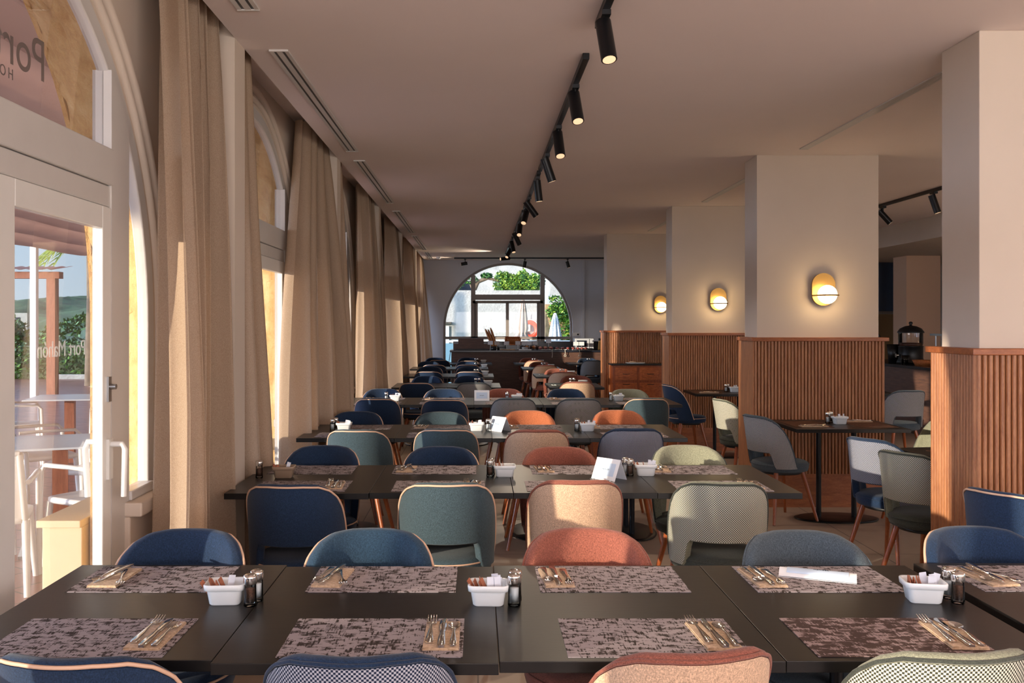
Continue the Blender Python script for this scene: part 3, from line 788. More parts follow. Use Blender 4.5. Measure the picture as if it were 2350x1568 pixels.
# side chairs among the columns
G = 'chairs at the small tables among the columns'
chair('slate', 2.36, 7.42, -72, 'grey dotted back chair at left end of the wall table under the big lamp', G)
chair('sage', 3.42, 7.22, 82, 'sage chair tucked at right end of the wall table under the big lamp', G)
chair('navyh', 2.62, 5.98, -62, 'dotted back chair with navy seat, farther of the pair left of nearest column', G)
chair('sage', 2.56, 5.36, -62, 'dotted back chair with green seat, nearer of the pair left of nearest column', G)
chair('navy', 2.42, 4.14, -60, 'navy chair at the right edge in front of the nearest column', G)
chair('navy', 2.42, 11.0, -82, 'navy chair at left end of the table under the middle wall lamp', G)
chair('sage', 2.50, 8.95, -80, 'sage dotted chair half hidden behind the second column left edge', G)
chair('slate', 4.62, 10.25, 5, 'wide beige grey chair seen between the two nearest columns', G)
chair('sage', 4.35, 11.7, 180, 'sage chair beyond the table between the two nearest columns', G)

# ------------------------------------------------------------ tables
def make_table(wx, dy, along):
    root = empty('dining_table')
    mb = MB(); mb.box(-wx/2, wx/2, -dy/2, dy/2, .722, .75); mb.build('tabletop', M['tabletop'], root, bevel=.0015)
    for s in (-1, 1):
        p = (0, s*.14) if along == 'y' else (s*.14, 0)
        mb = MB(); mb.cyl((p[0], p[1], .015), (p[0], p[1], .722), .02, n=16); mb.build('leg', M['black'], root)
    mb = MB(); hx, hy = (.2, .33) if along == 'y' else (.33, .2)
    R = [[(hx*math.cos(2*PI*k/40)*q, hy*math.sin(2*PI*k/40)*q, z) for k in range(40)] for q, z in ((.98, 0), (1, .004), (1, .008), (.9, .015), (.3, .018))]
    mb.rings(R, True, True, True); mb.build('base_plate', M['black'], root)
    mb = MB(); mb.box(-.06 if along == 'y' else -.2, .06 if along == 'y' else .2, -.2 if along == 'y' else -.06, .2 if along == 'y' else .06, .716, .722); mb.build('bracket', M['black'], root)
    return root
T1 = make_table(.682, .88, 'y'); T2 = make_table(.865, .70, 'x'); tu = set()
def table(T, x, y, label, rz=0, group='black dining tables'):
    if T not in tu: o = T; tu.add(T)
    else: o = copy_tree(T)
    o.location = (x, y, 0); o.rotation_euler = (0, 0, math.radians(rz)); tag(o, label, 'table', group)
rows = {1: (2.225, 3.105, -1.318, 4), 2: (4.43, 5.31, -1.20, 4), 3: (6.53, 7.41, -1.27, 4), 4: (9.2, 10.08, -1.41, 5), 5: (11.65, 12.53, -1.08, 2), 6: (14.0, 14.88, -1.13, 2), 7: (16.3, 17.18, -1.19, 2), 8: (18.3, 19.18, -1.09, 2)}
TZ = .7502
for r, (y0, y1, xl, n_) in rows.items():
    for i in range(n_):
        table(T1, xl + .684*(i+.5), (y0+y1)/2 + [0, .012, -.010, .004, .006][(i+r) % 5], 'black square edged table, %s in the %s table row' % (ORD[i], ROWN[r-1]))
table(T1, 1.80, 2.70, 'black table standing apart at the right end of the front table row')
for r, x, y in ((5, 1.235, 12.1), (6, 1.21, 14.45), (7, 1.12, 16.75), (8, 1.06, 18.75)):
    table(T1, x, y, 'small black table beside the terracotta chairs, level with the %s table row' % ROWN[r-1])
table(T1, 2.13, 18.75, 'small black table at the far right in front of the buffet')
table(T2, 2.845, 7.44, 'small black table against the second column, under the big lamp')
table(T2, 2.90, 10.93, 'small black table against the third column, under the middle lamp')
table(T2, 3.15, 5.75, 'small black table half hidden by the nearest column', 8)
table(T2, 4.35, 10.95, 'small black table glimpsed between the two nearest columns')

# ------------------------------------------------------------ tableware prototypes
def strip(mb, pts, th=.0018, mi=0):
    # pts: (y, z, xl, xr)
    R = [[(xl, y, z), (xr, y, z), (xr, y, z+th), (xl, y, z+th)] for y, z, xl, xr in pts]
    mb.rings(R, True, True, True, mi)
def p_fork():
    mb = MB()
    strip(mb, [(-.095, .002, -.008, .008), (-.085, .003, -.0105, .0105), (-.05, .004, -.008, .008), (0, .006, -.004, .004), (.03, .007, -.003, .003), (.042, .005, -.006, .006), (.052, .003, -.0125, .0125), (.062, .003, -.0125, .0125)], .0025)
    for q in (-.0125, -.0052, .0022, .0095): strip(mb, [(.060, .003, q, q+.0032), (.08, .004, q, q+.003), (.103, .009, q+.0006, q+.0022)], .002)
    return mb
def p_knife():
    mb = MB()
    strip(mb, [(-.105, .001, -.007, .007), (-.095, .001, -.0095, .0095), (-.05, .001, -.009, .009), (0, .001, -.006, .006), (.012, .001, -.005, .006)], .006)
    strip(mb, [(.010, .003, -.008, .008), (.03, .003, -.010, .009), (.075, .003, -.0105, .009), (.1, .003, -.007, .0085), (.112, .003, .002, .008)], .0015)
    return mb
def p_spoon():
    mb = MB()
    strip(mb, [(-.085, .002, -.007, .007), (-.078, .003, -.009, .009), (-.04, .004, -.007, .007), (0, .006, -.0032, .0032), (.03, .006, -.003, .003), (.042, .004, -.006, .006)], .0025)
    def fn(u, v):
        a = 2*PI*u; rr_ = v
        return (.0165*rr_*math.cos(a), .062+.026*rr_*math.sin(a), .0015 + .006*rr_*rr_)
    mb.grid(fn, 24, 6, True)
    def fn2(u, v):
        a = 2*PI*u; rr_ = v
        return (.0168*rr_*math.cos(a), .062+.0263*rr_*math.sin(a), .0005 + .0062*rr_*rr_)
    mb.grid(fn2, 24, 6, True)
    return mb
ME = {}
ME['fork'] = p_fork().mesh('fork', M['chrome']); ME['knife'] = p_knife().mesh('knife', M['chrome']); ME['spoon'] = p_spoon().mesh('spoon', M['chrome'])
def p_mat():
    mb = MB()
    def c(x, y): return .0014 + .0008*math.sin(x*9+1)*math.sin(y*11)
    mb.grid(lambda u, v: (-.225+.45*u, -.147+.294*v, .0016), 6, 4, False)
    mb.box(-.225, .225, -.147, .147, 0, .0015); return mb
ME['mat'] = p_mat().mesh('placemat', M['mat']); ME['matdark'] = p_mat().mesh('placemat', M['matdark']); ME['matbrown'] = p_mat().mesh('placemat', M['matbrown'])
mb = MB(); mb.box(-.045, .045, -.103, .103, 0, .0022); mb.box(-.043, .0445, -.102, .103, .0026, .0046); mb.box(-.044, .043, -.103, .101, .005, .0066)
ME['napkin'] = mb.mesh('napkin', M['napkin'])
def inst(name, mesh, loc, rz, label, cat, group):
    o = bpy.data.objects.new(name, mesh); COL.objects.link(o); o.location = loc; o.rotation_euler = (0, 0, math.radians(rz))
    return tag(o, label, cat, group)
def setting(x, y, side, where, nx, rz=0, nrz=0, mat='mat', scramble=0, ny=0.0, mrz=0):
    """x,y mat centre; side +1 faces away (cutlery at right), -1 faces the camera"""
    inst('placemat', ME[mat], (x, y, TZ), mrz, ('dark ' if mat == 'matdark' else '') + 'woven placemat ' + where, 'placemat', 'placemats')
    zz = TZ + .0018
    inst('napkin', ME['napkin'], (nx, y+ny, zz), nrz, 'folded tan napkin on the placemat ' + where, 'napkin', 'folded napkins')
    zz += .0068; base = 0 if side > 0 else 180
    T_ = Matrix.Rotation(math.radians(nrz+base), 4, 'Z')
    for nm, dx, dy, dr, lift in (('fork', -.030, .02, (0, 18)[scramble], .0), ('knife', 0.001, -.0, (0, -6)[scramble], .0065*scramble), ('spoon', .030, -.012, (0, -3)[scramble], .0)):
        q = T_ @ Vector((dx, dy, 0))
        inst(nm, ME[nm], (nx+q.x, y+ny+q.y, zz+lift), nrz+base+dr, '%s on the napkin of the placemat %s' % (nm, where), nm, nm + 's on the napkins' if nm != 'knife' else 'knives on the napkins')
# front row
setting(-.985, 2.40, 1, 'near left corner of the front table', -.825, nrz=-1, scramble=0)
setting(-.262, 2.40, 1, 'second from left, near side of front table', -.092)
setting(.442, 2.40, 1, 'third from left, near side of front table', .602, nrz=3)
setting(1.045, 2.405, 1, 'fourth from left, near side of front table', 1.218, nrz=-3, mat='matdark')
setting(-1.01, 2.945, -1, 'far left corner of the front table', -1.14, nrz=-2, scramble=1)
setting(-.292, 2.945, -1, 'second from left, far side of front table', -.455, nrz=-5, scramble=1)
setting(.412, 2.945, -1, 'third from left, far side of front table', .245, nrz=3)
setting(1.062, 2.945, -1, 'fourth from left, far side of front table', .892, nrz=3)
setting(1.745, 2.955, -1, 'far side of the separate right end table', 1.60, nrz=6, scramble=1)
setting(1.78, 2.44, 1, 'near side of the separate right end table', 1.93)
for i, x in enumerate((-.90, -.235, .515, 1.155)):
    setting(x, 5.13, -1, '%s, far side of second row' % ORD[i], x-.155, nrz=4*(-1)**i, scramble=i % 2)
for i, x in enumerate((-.862, -.19, .46, 1.19)):
    setting(x, 4.62, 1, '%s, near side of second row' % ORD[i], x+.155, nrz=3*(-1)**i)
for i, x in enumerate((-.89, -.28, .415, 1.05)):
    setting(x, 7.23, -1, '%s, far side of third row' % ORD[i], x-.155, nrz=4*(-1)**i)
for i, x in enumerate((-.93, -.28, .44, 1.12)):
    setting(x, 6.72, 1, '%s, near side of third row' % ORD[i], x+.155, nrz=3*(-1)**i)
for i, x in enumerate((-1.0, -.36, .25, .96, 1.65)):
    setting(x, 9.9, -1, '%s, far side of fourth row' % ORD[i], x-.155)
for i, x in enumerate((-1.0, -.36, .30, .96, 1.62)):
    setting(x, 9.38, 1, '%s, near side of fourth row' % ORD[i], x+.155)
# small wall tables: mats left and right
def sidemat(x, y, rz, where, nx, ny):
    inst('placemat', ME['matbrown'], (x, y, TZ), rz, 'brown placemat ' + where, 'placemat', 'placemats')
    inst('napkin', ME['napkin'], (nx, ny, TZ+.0018), rz, 'napkin on the brown placemat ' + where, 'napkin', 'folded napkins')
    for nm, k in (('fork', -.025), ('knife', 0), ('spoon', .025)):
        q = Matrix.Rotation(math.radians(rz), 4, 'Z') @ Vector((k, 0, 0))
        inst(nm, ME[nm], (nx+q.x, ny+q.y, TZ+.0086), rz, '%s on the brown placemat %s' % (nm, where), nm, nm + 's on the napkins' if nm != 'knife' else 'knives on the napkins')
sidemat(2.60, 7.44, -90, 'at left end of the table under the big lamp', 2.60, 7.26)
sidemat(3.09, 7.44, 90, 'at right end of the table under the big lamp', 3.09, 7.62)
sidemat(2.65, 10.93, -90, 'at left end of the table under the middle lamp', 2.65, 10.75)
sidemat(3.0, 5.70, -82, 'on the table half hidden by the nearest column', 3.03, 5.50)

# bowls, shakers, sachets, cards
def p_bowl():
    mb = MB()
    mb.rr([(.040, .030, .012, 0), (.044, .034, .014, .004), (.050, .039, .016, .040), (.0515, .0405, .016, .043), (.057, .046, .016, .044), (.0585, .0475, .017, .058), (.057, .046, .016, .061),
           (.052, .041, .015, .060), (.048, .037, .014, .040), (.041, .031, .012, .007)]); return mb
ME['bowl'] = p_bowl().mesh('sugar_bowl', M['porcelain']); ME['bowlt'] = p_bowl().mesh('sugar_bowl', M['taupeware'])
def p_shaker(fill, nm):
    root = empty(nm)
    mb = MB(); mb.lathe([(0, 0), (.016, 0), (.0185, .002), (.0185, .012), (.0175, .02), (.017, .062), (.0175, .066)], n=20)
    mb.lathe([(0, .011), (.0135, .012), (.0135, .05)], n=18); mb.build('glass_body', M['clear'], root)
    mb = MB(); mb.lathe([(0, .0115), (.0132, .0125), (.0134, .05), (0, .052)], n=18); mb.build('contents', fill, root)
    mb = MB(); mb.lathe([(.0185, .064), (.0192, .066), (.0192, .082), (.018, .088), (.010, .092), (0, .093)], n=22); mb.build('cap', M['chrome'], root)
    return root
SH = {'pepper': p_shaker(M['pepper'], 'pepper_shaker'), 'salt': p_shaker(M['salt'], 'salt_shaker')}; su = set()
def shaker(k, x, y, where, z=TZ):
    if k not in su: o = SH[k]; su.add(k)
    else: o = copy_tree(SH[k])
    o.location = (x, y, z); tag(o, 'glass %s shaker with chrome cap %s' % (k, where), 'shaker', 'salt and pepper shakers')
mb = MB(); mb.box(-.0075, .0075, -.0012, .0012, 0, .068); ME['sachb'] = mb.mesh('sugar_sachet', M['sachetbrown'])
mb = MB(); mb.box(-.0095, .0095, -.0012, .0012, 0, .068); ME['sachw'] = mb.mesh('sugar_sachet', M['sachetwhite'])
rs = random.Random(4)
def bowl(x, y, rz, where, nb=3, nw=4, kind='bowl', full=True):
    inst('sugar_bowl', ME[kind], (x, y, TZ), rz, ('white' if kind == 'bowl' else 'taupe') + ' square porcelain sachet bowl ' + where, 'bowl', 'sachet bowls')
    if not full: return
    Rz = Matrix.Rotation(math.radians(rz), 4, 'Z')
    for k in range(nb + nw):
        br = k < nb
        if br: q = Vector((-.036 + .05*k/max(1, nb), rs.uniform(-.006, .012), .010 + .004*(k % 2))); e = (math.radians(-14+rs.uniform(-4, 4)), math.radians(rs.uniform(-34, -18)), math.radians(rz+rs.uniform(60, 100)))
        else: q = Vector((.006 + .026*(k-nb)/max(1, nw-1), rs.uniform(-.012, .016), .012)); e = (math.radians(rs.uniform(-12, 12)), math.radians(rs.uniform(-8, 16)), math.radians(rz+rs.uniform(-20, 40)))
        q = Rz @ q
        o = bpy.data.objects.new('sugar_sachet', ME['sachb' if br else 'sachw']); COL.objects.link(o); o.location = (x+q.x, y+q.y, TZ+q.z); o.rotation_euler = e
        tag(o, ('brown' if br else 'white') + ' paper sugar sachet standing in the bowl ' + where, 'sachet', ('brown' if br else 'white') + ' sachets in the bowl ' + where)
bowl(-.725, 2.70, 3, 'at the left of the front row', 5, 1)
shaker('pepper', -.648, 2.665, 'right of the leftmost bowl, front row')
shaker('salt', -.640, 2.712, 'behind the pepper, leftmost bowl of front row')
bowl(.030, 2.69, -2, 'in the middle of the front row', 6, 7)
shaker('salt', .103, 2.67, 'in front, beside the middle front row bowl')
shaker('pepper', .108, 2.715, 'behind the salt, middle bowl of front row')
bowl(1.29, 2.715, -9, 'at the right of the front row', 7, 5)
shaker('pepper', 1.378, 2.69, 'in front, beside the right front row bowl')
shaker('salt', 1.376, 2.74, 'behind the pepper, right bowl of front row')
bowl(-1.01, 4.88, 0, 'at the left of the second row', 3, 1, 'bowlt'); shaker('pepper', -1.135, 4.86, 'left of the taupe bowl in the second row')
bowl(.14, 4.92, 0, 'in the middle of the second row', 6, 0); shaker('pepper', .062, 4.89, 'left of the middle second row bowl, front'); shaker('salt', .070, 4.94, 'left of the middle second row bowl, behind')
bowl(.885, 4.95, -4, 'at the right of the second row', 3, 3); shaker('pepper', .80, 4.93, 'left of the right second row bowl, front'); shaker('salt', .782, 4.97, 'left of the right second row bowl, behind')
bowl(-1.0, 7.0, 0, 'at the left of the third row', 2, 3); shaker('salt', -1.085, 6.98, 'left of the left third row bowl'); shaker('pepper', -1.07, 7.05, 'behind the salt in the third row, left')
bowl(-.01, 7.0, 0, 'in the middle of the third row', 2, 3); shaker('salt', .075, 6.98, 'right of the middle third row bowl')
bowl(.815, 6.98, 0, 'at the right of the third row', 3, 3); shaker('salt', .735, 6.97, 'left of the right third row bowl, front'); shaker('pepper', .742, 7.03, 'left of the right third row bowl, behind')
for i, (xb, xs) in enumerate(((-.855, -.945), (.40, .30), (1.45, 1.37))):
    nm = ['left', 'middle', 'right'][i]
    bowl(xb, 9.68, 0, 'at the %s of the fourth row' % nm, 2, 3); shaker('salt', xs, 9.66, 'beside the %s fourth row bowl' % nm)
for i, (x, y, nm) in enumerate(((-.03, 12.1, 'fifth row, middle'), (1.2, 12.15, 'fifth row, right'), (-.05, 14.5, 'sixth row, middle'), (1.28, 14.5, 'sixth row, right'), (-.05, 16.8, 'seventh row, middle'), (1.15, 16.8, 'seventh row, right'), (-.05, 18.8, 'eighth row, middle'), (1.1, 18.8, 'eighth row, right'), (2.2, 18.8, 'far right table before the buffet'))):
    shaker('salt', x, y, 'on the ' + nm); shaker('pepper', x+.045, y+.02, 'on the ' + nm)
    bowl(x+.16, y, 0, 'on the ' + nm, 0, 0, full=False)
    for nn, dx in (('fork', -.24), ('knife', -.21)): inst(nn, ME[nn], (x+dx, y-.12, TZ), 70, '%s lying on the %s' % (nn, nm), nn, nn + 's on the far tables' if nn != 'knife' else 'knives on the far tables')
bowl(2.88, 7.46, 4, 'on the table under the big lamp', 2, 2); shaker('salt', 2.80, 7.50, 'behind the bowl under the big lamp, left'); shaker('pepper', 2.845, 7.56, 'behind the bowl under the big lamp, right')
bowl(2.98, 10.9, 0, 'on the table under the middle lamp', 2, 2); shaker('salt', 2.89, 10.92, 'left of the bowl under the middle lamp, outer'); shaker('pepper', 2.93, 10.98, 'left of the bowl under the middle lamp, inner')
bowl(4.42, 10.8, 0, 'between the two nearest columns', 1, 1); shaker('salt', 4.52, 10.82, 'right of the bowl between the nearest columns'); shaker('pepper', 4.56, 10.78, 'beside the salt between the nearest columns')

def tent(x, y, rz, label, txt):
    root = empty('tent_card', (x, y, TZ), math.radians(rz), label=label, cat='reserved card', group='folded table cards')
    mb = MB(); h, w_, t = .105, .078, .001
    mb.rings([[(sx_*w_, -.048-t, 0), (sx_*w_, 0, h+t), (sx_*w_, .048+t, 0), (sx_*w_, .048, 0), (sx_*w_, 0, h-t), (sx_*w_, -.048, 0)] for sx_ in (-1, 1)], True, True, False)
    mb.build('card', M['paper'], root)
    al = math.atan2(.048, h); n_ = Vector((0, -math.cos(al), math.sin(al))); u = Vector((0, math.sin(al), math.cos(al)))
    c = Vector((0, -.024, h/2)) + n_*.0016
    mb = MB(); q = [c + Vector((sx_*.058, 0, 0)) + u*sy_*.034 for sx_, sy_ in ((-1, -1), (1, -1), (1, 1), (-1, 1))]
    mb.rings([q, [p - n_*.0006 for p in q]], True, True, False); pr = mb.build('printed_panel', M['paperblue'], root)
    Mx = Matrix(((1, 0, 0, 0), (0, u.y, n_.y, c.y + n_.y*.0012), (0, u.z, n_.z, c.z - .004 + n_.z*.0012), (0, 0, 0, 1)))
    o = text_mesh(txt, .012, M['ink'], 'card_lettering', None, Mx, align='CENTER'); o.parent = root
tent(.675, 4.83, -48, 'white folded table card at the right of the second row', 'MENGER')
tent(.16, 6.98, -50, 'white folded table card in the middle of the third row', 'MENGER')
tent(.04, 9.72, 0, 'white folded table card on the fourth row', 'MENGER')
# folded card lying down on the fourth placemat
root = empty('folded_card', (1.075, 2.965, TZ+.0016), math.radians(-22), label='flattened white folded card lying on the fourth far placemat of the front row', cat='reserved card')
mb = MB(); L = .115
top_ = [(-.045*(1-2*k/10), .004 + .016*math.sin(PI*k/10)) for k in range(11)]
mb.rings([[(sx_*L, y, z) for y, z in top_] + [(sx_*L, y, z-.001) for y, z in reversed(top_)] for sx_ in (-1, 1)], True, True, True); mb.box(-L, L, -.045, .045, 0, .001); mb.build('card', M['paper'], root)
mb = MB(); tp = [(-.030*(1-2*k/6), .0054 + .016*math.sin(PI*(.17+.66*k/6))) for k in range(7)]
mb.rings([[(sx_*L*.8, y, z) for y, z in tp] + [(sx_*L*.8, y, z-.0006) for y, z in reversed(tp)] for sx_ in (-1, 1)], True, True, True); mb.build('printed_panel', M['paperblue'], root)
o = text_mesh('MENGER', .012, M['ink'], 'card_lettering', None, Matrix.Translation((.01, -.002, .0215)), align='CENTER'); o.parent = root
# ------------------------------------------------------------ sideboard
sb = empty('sideboard', (2.10, 14.62, 0), label='carved reddish wooden sideboard against the farthest column', cat='sideboard')
mb = MB(); mb.box(0, .80, 0, .30, .05, .89); mb.box(.02, .78, .02, .3, 0, .05); mb.build('carcass', M['cabdark'], sb, bevel=.004)
mb = MB(); mb.box(-.02, .82, -.02, .31, .89, .915); mb.build('top', M['blackp'], sb, bevel=.004)
for i in range(2):
    x0 = .04 + .38*i
    for nm, z0, z1 in (('drawer', .66, .86), ('door', .08, .62)):
        mb = MB(); mb.box(x0, x0+.34, -.015, 0, z0, z1); mb.box(x0+.04, x0+.30, -.024, -.012, z0+.04, z1-.04); d_ = mb.build(nm, M['cabwood'], sb, bevel=.005)
        mb = MB(); zc = (z0+z1)/2 if nm == 'drawer' else z1-.02; mb.tube([(x0+.12, -.024, zc), (x0+.13, -.04, zc-.004), (x0+.21, -.04, zc-.004), (x0+.22, -.024, zc)], .005, 6); mb.build('handle', M['blackp'], d_)
mb = MB(); mb.rr([(.13, .09, .03, 0), (.15, .11, .03, .015), (.145, .105, .03, .015)]); mb.build('serving_plate', M['porcelain'], loc=(2.48, 14.78, .915), label='white serving plate on top of the wooden sideboard', cat='plate')
mb = MB(); mb.rings([[(-.09+.18*k/6, -.05*s, .01+.01*math.sin(k)) for k in range(7)] + [(.09-.18*k/6, -.05*s+.0, .002) for k in range(7)] for s in (-1, -.3, .4, 1)], True, True, True)
mb.build('napkin', M['napkin'], loc=(2.48, 14.78, .93), label='crumpled brown napkin on the plate on the sideboard', cat='napkin')

# ------------------------------------------------------------ buffet counter
CZ = .98; CY = 19.62
bc = empty('buffet_counter', (-.56, CY, 0), label='long walnut fronted buffet counter with dark worktop below the far arch', cat='counter')
mb = MB(); mb.box(0, 3.6, 0, .80, 0, CZ-.04); mb.build('front_panel', M['walnut'], bc, bevel=.003)
mb = MB(); mb.box(-.03, 3.64, -.04, .84, CZ-.04, CZ); mb.build('worktop', M['navycounter'], bc, bevel=.004)
mb = MB(); mb.box(.02, 3.6, .78, .82, CZ, CZ+.17); mb.build('upstand', M['navycounter'], bc)
def it(name, mb, m, x, y, label, cat, z=CZ, group=None, bevel=0, rz=0): return mb.build(name, m, loc=(x, y, z), label=label, cat=cat, group=group, bevel=bevel, rz=rz)
bx = empty('bread_box', (-.52, 19.85, CZ), label='stepped grey brown wooden bread box at left end of the buffet', cat='box')
mb = MB(); mb.box(.10, .64, 0, .3, .02, .25); mb.build('body', M['walnut'], bx, bevel=.004)
mb = MB(); mb.box(0, .10, 0, .3, .02, .13); mb.build('end_block', M['walnut'], bx, bevel=.003)
mb = MB(); mb.box(.64, .78, 0, .3, .02, .13); mb.build('end_block', M['walnut'], bx, bevel=.003)
mb = MB(); mb.box(.04, .74, .03, .28, 0, .02); mb.build('foot_rail', M['black'], bx)
hd = MB(); hd.lathe([(0, 0), (.09, 0), (.10, .03), (.08, .06), (.07, .08)], n=18)
it('baguette_stand', hd, M['blackp'], .36, 19.86, 'low black stand holding the baguettes on the buffet', 'bread stand')
for k, (dx, ln) in enumerate(((-.035, .44), (-.005, .42), (.035, .45))):
    a = Vector((.36+dx, 19.86, CZ+.04)); d = Vector((-.42+.06*k, .1, 1)).normalized(); P = [a + d*ln*j/8 for j in range(9)]
    mb = MB(); mb.tube([p-a for p in P], [.012, .024, .028, .029, .028, .028, .026, .022, .010], 10)
    mb.build('baguette', M['bread'], loc=a, label='brown baguette leaning left on the buffet, %s of three' % ['left', 'middle', 'right'][k], cat='bread', group='baguettes on the buffet')
ws = MB()
for x in (0, .35): 
    for y in (0, .2): ws.cyl((x, y, 0), (x, y, .28), .005, n=6)
for z in (.05, .17, .28): ws.tube([(0, 0, z), (.35, 0, z), (.35, .2, z), (0, .2, z)], .004, 6, True)
it('wire_stand', ws, M['black'], .30, 20.05, 'thin black wire stand behind the baguettes', 'stand')
bk = empty('bread_basket', (.74, 19.95, CZ), label='open wicker basket of rolls on a riser in the middle of the buffet', cat='basket')
mb = MB(); mb.box(-.16, .16, -.1, .1, .10, .12); mb.box(-.16, .16, .09, .11, .10, .28); mb.box(-.17, -.15, -.1, .1, .10, .25); mb.box(.15, .17, -.1, .1, .10, .25); mb.build('basket_body', M['basket'], bk, bevel=.004)
mb = MB(); mb.box(-.14, .14, -.08, .08, 0, .1); mb.build('riser', M['navycounter'], bk)
for k in range(6):
    mb = MB(); mb.ball((0, 0, .055), .028, .028, .055, 10, 8)
    mb.build('bread_roll', M['bread'], loc=(.63+.043*k, 19.93, CZ+.121), label='upright golden roll in the buffet wicker basket, %s from left' % ['first', 'second', 'third', 'fourth', 'fifth', 'sixth'][k], cat='bread', group='rolls in the wicker basket')
for k in range(5):
    mb = MB(); mb.ball((0, 0, .04), .045, .04, .04, 10, 8)
    mb.build('bread_bun', M['bread'] if k % 2 else M['pastrydark'], loc=(.97+.075*k, 20.0, CZ+.01), label='round brown bun right of the wicker basket, %s from left' % ['first', 'second', 'third', 'fourth', 'fifth'][k], cat='bread', group='buns right of the basket')
cards = [(.26, 19.72, .16, -10, 'leftmost, below the baguettes'), (.40, 19.74, .155, 12, 'second from left'), (.60, 19.72, .15, 0, 'third from left'), (.84, 19.72, .155, 0, 'fourth from left'), (.97, 19.73, .155, 3, 'fifth from left'), (1.08, 19.72, .155, -4, 'sixth from left'), (1.20, 19.74, .16, -4, 'seventh from left'), (1.50, 19.9, .19, -14, 'on the thin central stand'), (2.06, 19.72, .14, 0, 'left half before the microwave'), (2.18, 19.72, .14, 0, 'right half before the microwave')]
for k, (x, y, z, rz, w_) in enumerate(cards):
    r = empty('food_label', (x, y, CZ), math.radians(rz), label='small white food label card on a stand, ' + w_, cat='label card', group='food label cards on the buffet')
    mb = MB(); mb.box(-.055, .055, -.001, .001, z-.045, z+.035); mb.build('card', M['paper'], r)
    mb = MB(); mb.cyl((0, .003, 0), (0, .003, z), .003, n=6); mb.lathe([(0, 0), (.02, 0), (.02, .004), (0, .005)], n=12); mb.build('stand', M['chrome'], r)
def tray(x0, x1, y0, y1, label, m=M['steel'], z=0, h=.012):
    mb = MB(); mb.rr([((x1-x0)/2-.01, (y1-y0)/2-.01, .02, 0), ((x1-x0)/2, (y1-y0)/2, .02, h), ((x1-x0)/2-.01, (y1-y0)/2-.01, .02, h), ((x1-x0)/2-.015, (y1-y0)/2-.015, .02, .004)])
    mb.build('serving_tray', m, loc=((x0+x1)/2, (y0+y1)/2, CZ+z), label=label, cat='tray')
rp = random.Random(9)
tray(1.28, 1.95, 19.70, 19.86, 'front tray of glazed pastries on the buffet'); tray(1.28, 1.60, 19.90, 20.06, 'raised tray of loaves on the buffet', z=.0); tray(1.64, 1.94, 19.90, 20.06, 'back tray of dark muffins on the buffet'); tray(1.98, 2.30, 19.90, 20.06, 'back tray of golden pastries on the buffet')
tray(1.97, 2.32, 19.70, 19.86, 'front tray of bread pieces near the microwave')
def past(n_, x0, x1, y0, y1, m, sz, label, group, nm, zz=.013):
    for k in range(n_):
        x = x0 + (x1-x0)*(k % (n_//2))/max(1, n_//2-1); y = y0 + (y1-y0)*(k//(n_//2))
        mb = MB(); mb.ball((0, 0, sz*.7), sz, sz*1.1, sz*.7, 10, 6); mb.build(nm, m, loc=(x+rp.uniform(-.006, .006), y, CZ+zz), rz=rp.uniform(0, 3), label='%s, %s row, %s from left' % (label, 'front' if k < n_//2 else 'back', ['first', 'second', 'third', 'fourth', 'fifth', 'sixth'][k % (n_//2)]), cat='pastry', group=group)
past(12, 1.32, 1.90, 19.74, 19.81, M['pastryred'], .036, 'small glazed pastry on the front buffet tray', 'glazed pastries', 'glazed_pastry')
past(8, 1.68, 1.90, 19.94, 20.01, M['pastrydark'], .032, 'dark chocolate muffin on the back buffet tray', 'chocolate muffins', 'chocolate_muffin', .05 if False else .013)
past(8, 2.02, 2.25, 19.94, 20.01, M['pastrygold'], .034, 'golden pastry on the back buffet tray', 'golden pastries', 'golden_pastry')
past(6, 1.33, 1.55, 19.94, 20.01, M['bread'], .042, 'brown loaf slice roll on the raised buffet tray', 'loaves on the raised tray', 'small_loaf')
past(8, 2.01, 2.28, 19.74, 19.81, M['pastryred'], .033, 'reddish bread piece near the microwave on the buffet', 'bread pieces by the microwave', 'bread_piece')
mb = MB(); mb.box(-.16, .16, -.07, .07, 0, .02); it('chopping_board', mb, M['napkin'], .62, 19.70, 'pale wooden board with papers at the counter front edge', 'board', bevel=.004)
mb = MB(); mb.box(-.13, .13, -.05, .05, 0, .02); mb.lathe([(0, .02), (.06, .02), (.07, .06), (.06, .06)], n=16); it('glass_dish', mb, M['porcelain'], .99, 19.72, 'shallow white dish in front of the middle label cards', 'dish')
for k, (x, nm) in enumerate(((1.55, 'left'), (1.82, 'middle'), (2.12, 'right'))):
    mb = MB(); L = [.16, .10, .10][k]; mb.tube([(0, 0, .0), (0, -.03, 0), (0, -.045, -.03), (.006, -.045, -L*.6), (-.004, -.045, -L)], .007, 6)
    if k: mb.tube([(.02*math.cos(t*PI/6), -.045, -L-.02+.02*math.sin(t*PI/6)) for t in range(12)], .006, 6, True)
    mb.build('hanging_cord', M['rope'], loc=(x, CY-.01, CZ+.008), label='pale cord hanging over the counter front, %s of three' % nm, cat='cord', group='cords over the counter edge')
mw = empty('microwave', (2.02, 19.92, CZ), label='silver microwave oven at the right of the buffet', cat='microwave')
mb = MB(); mb.box(.04, .44, 0, .32, .015, .24); mb.build('body', M['microwave'], mw, bevel=.006)
mb = MB(); mb.box(.045, .345, -.012, 0, .02, .235); dr = mb.build('door', M['microwave'], mw, bevel=.003)
mb = MB(); mb.box(.08, .29, -.016, -.01, .06, .20); mb.build('door_window', M['darkglass'], dr)
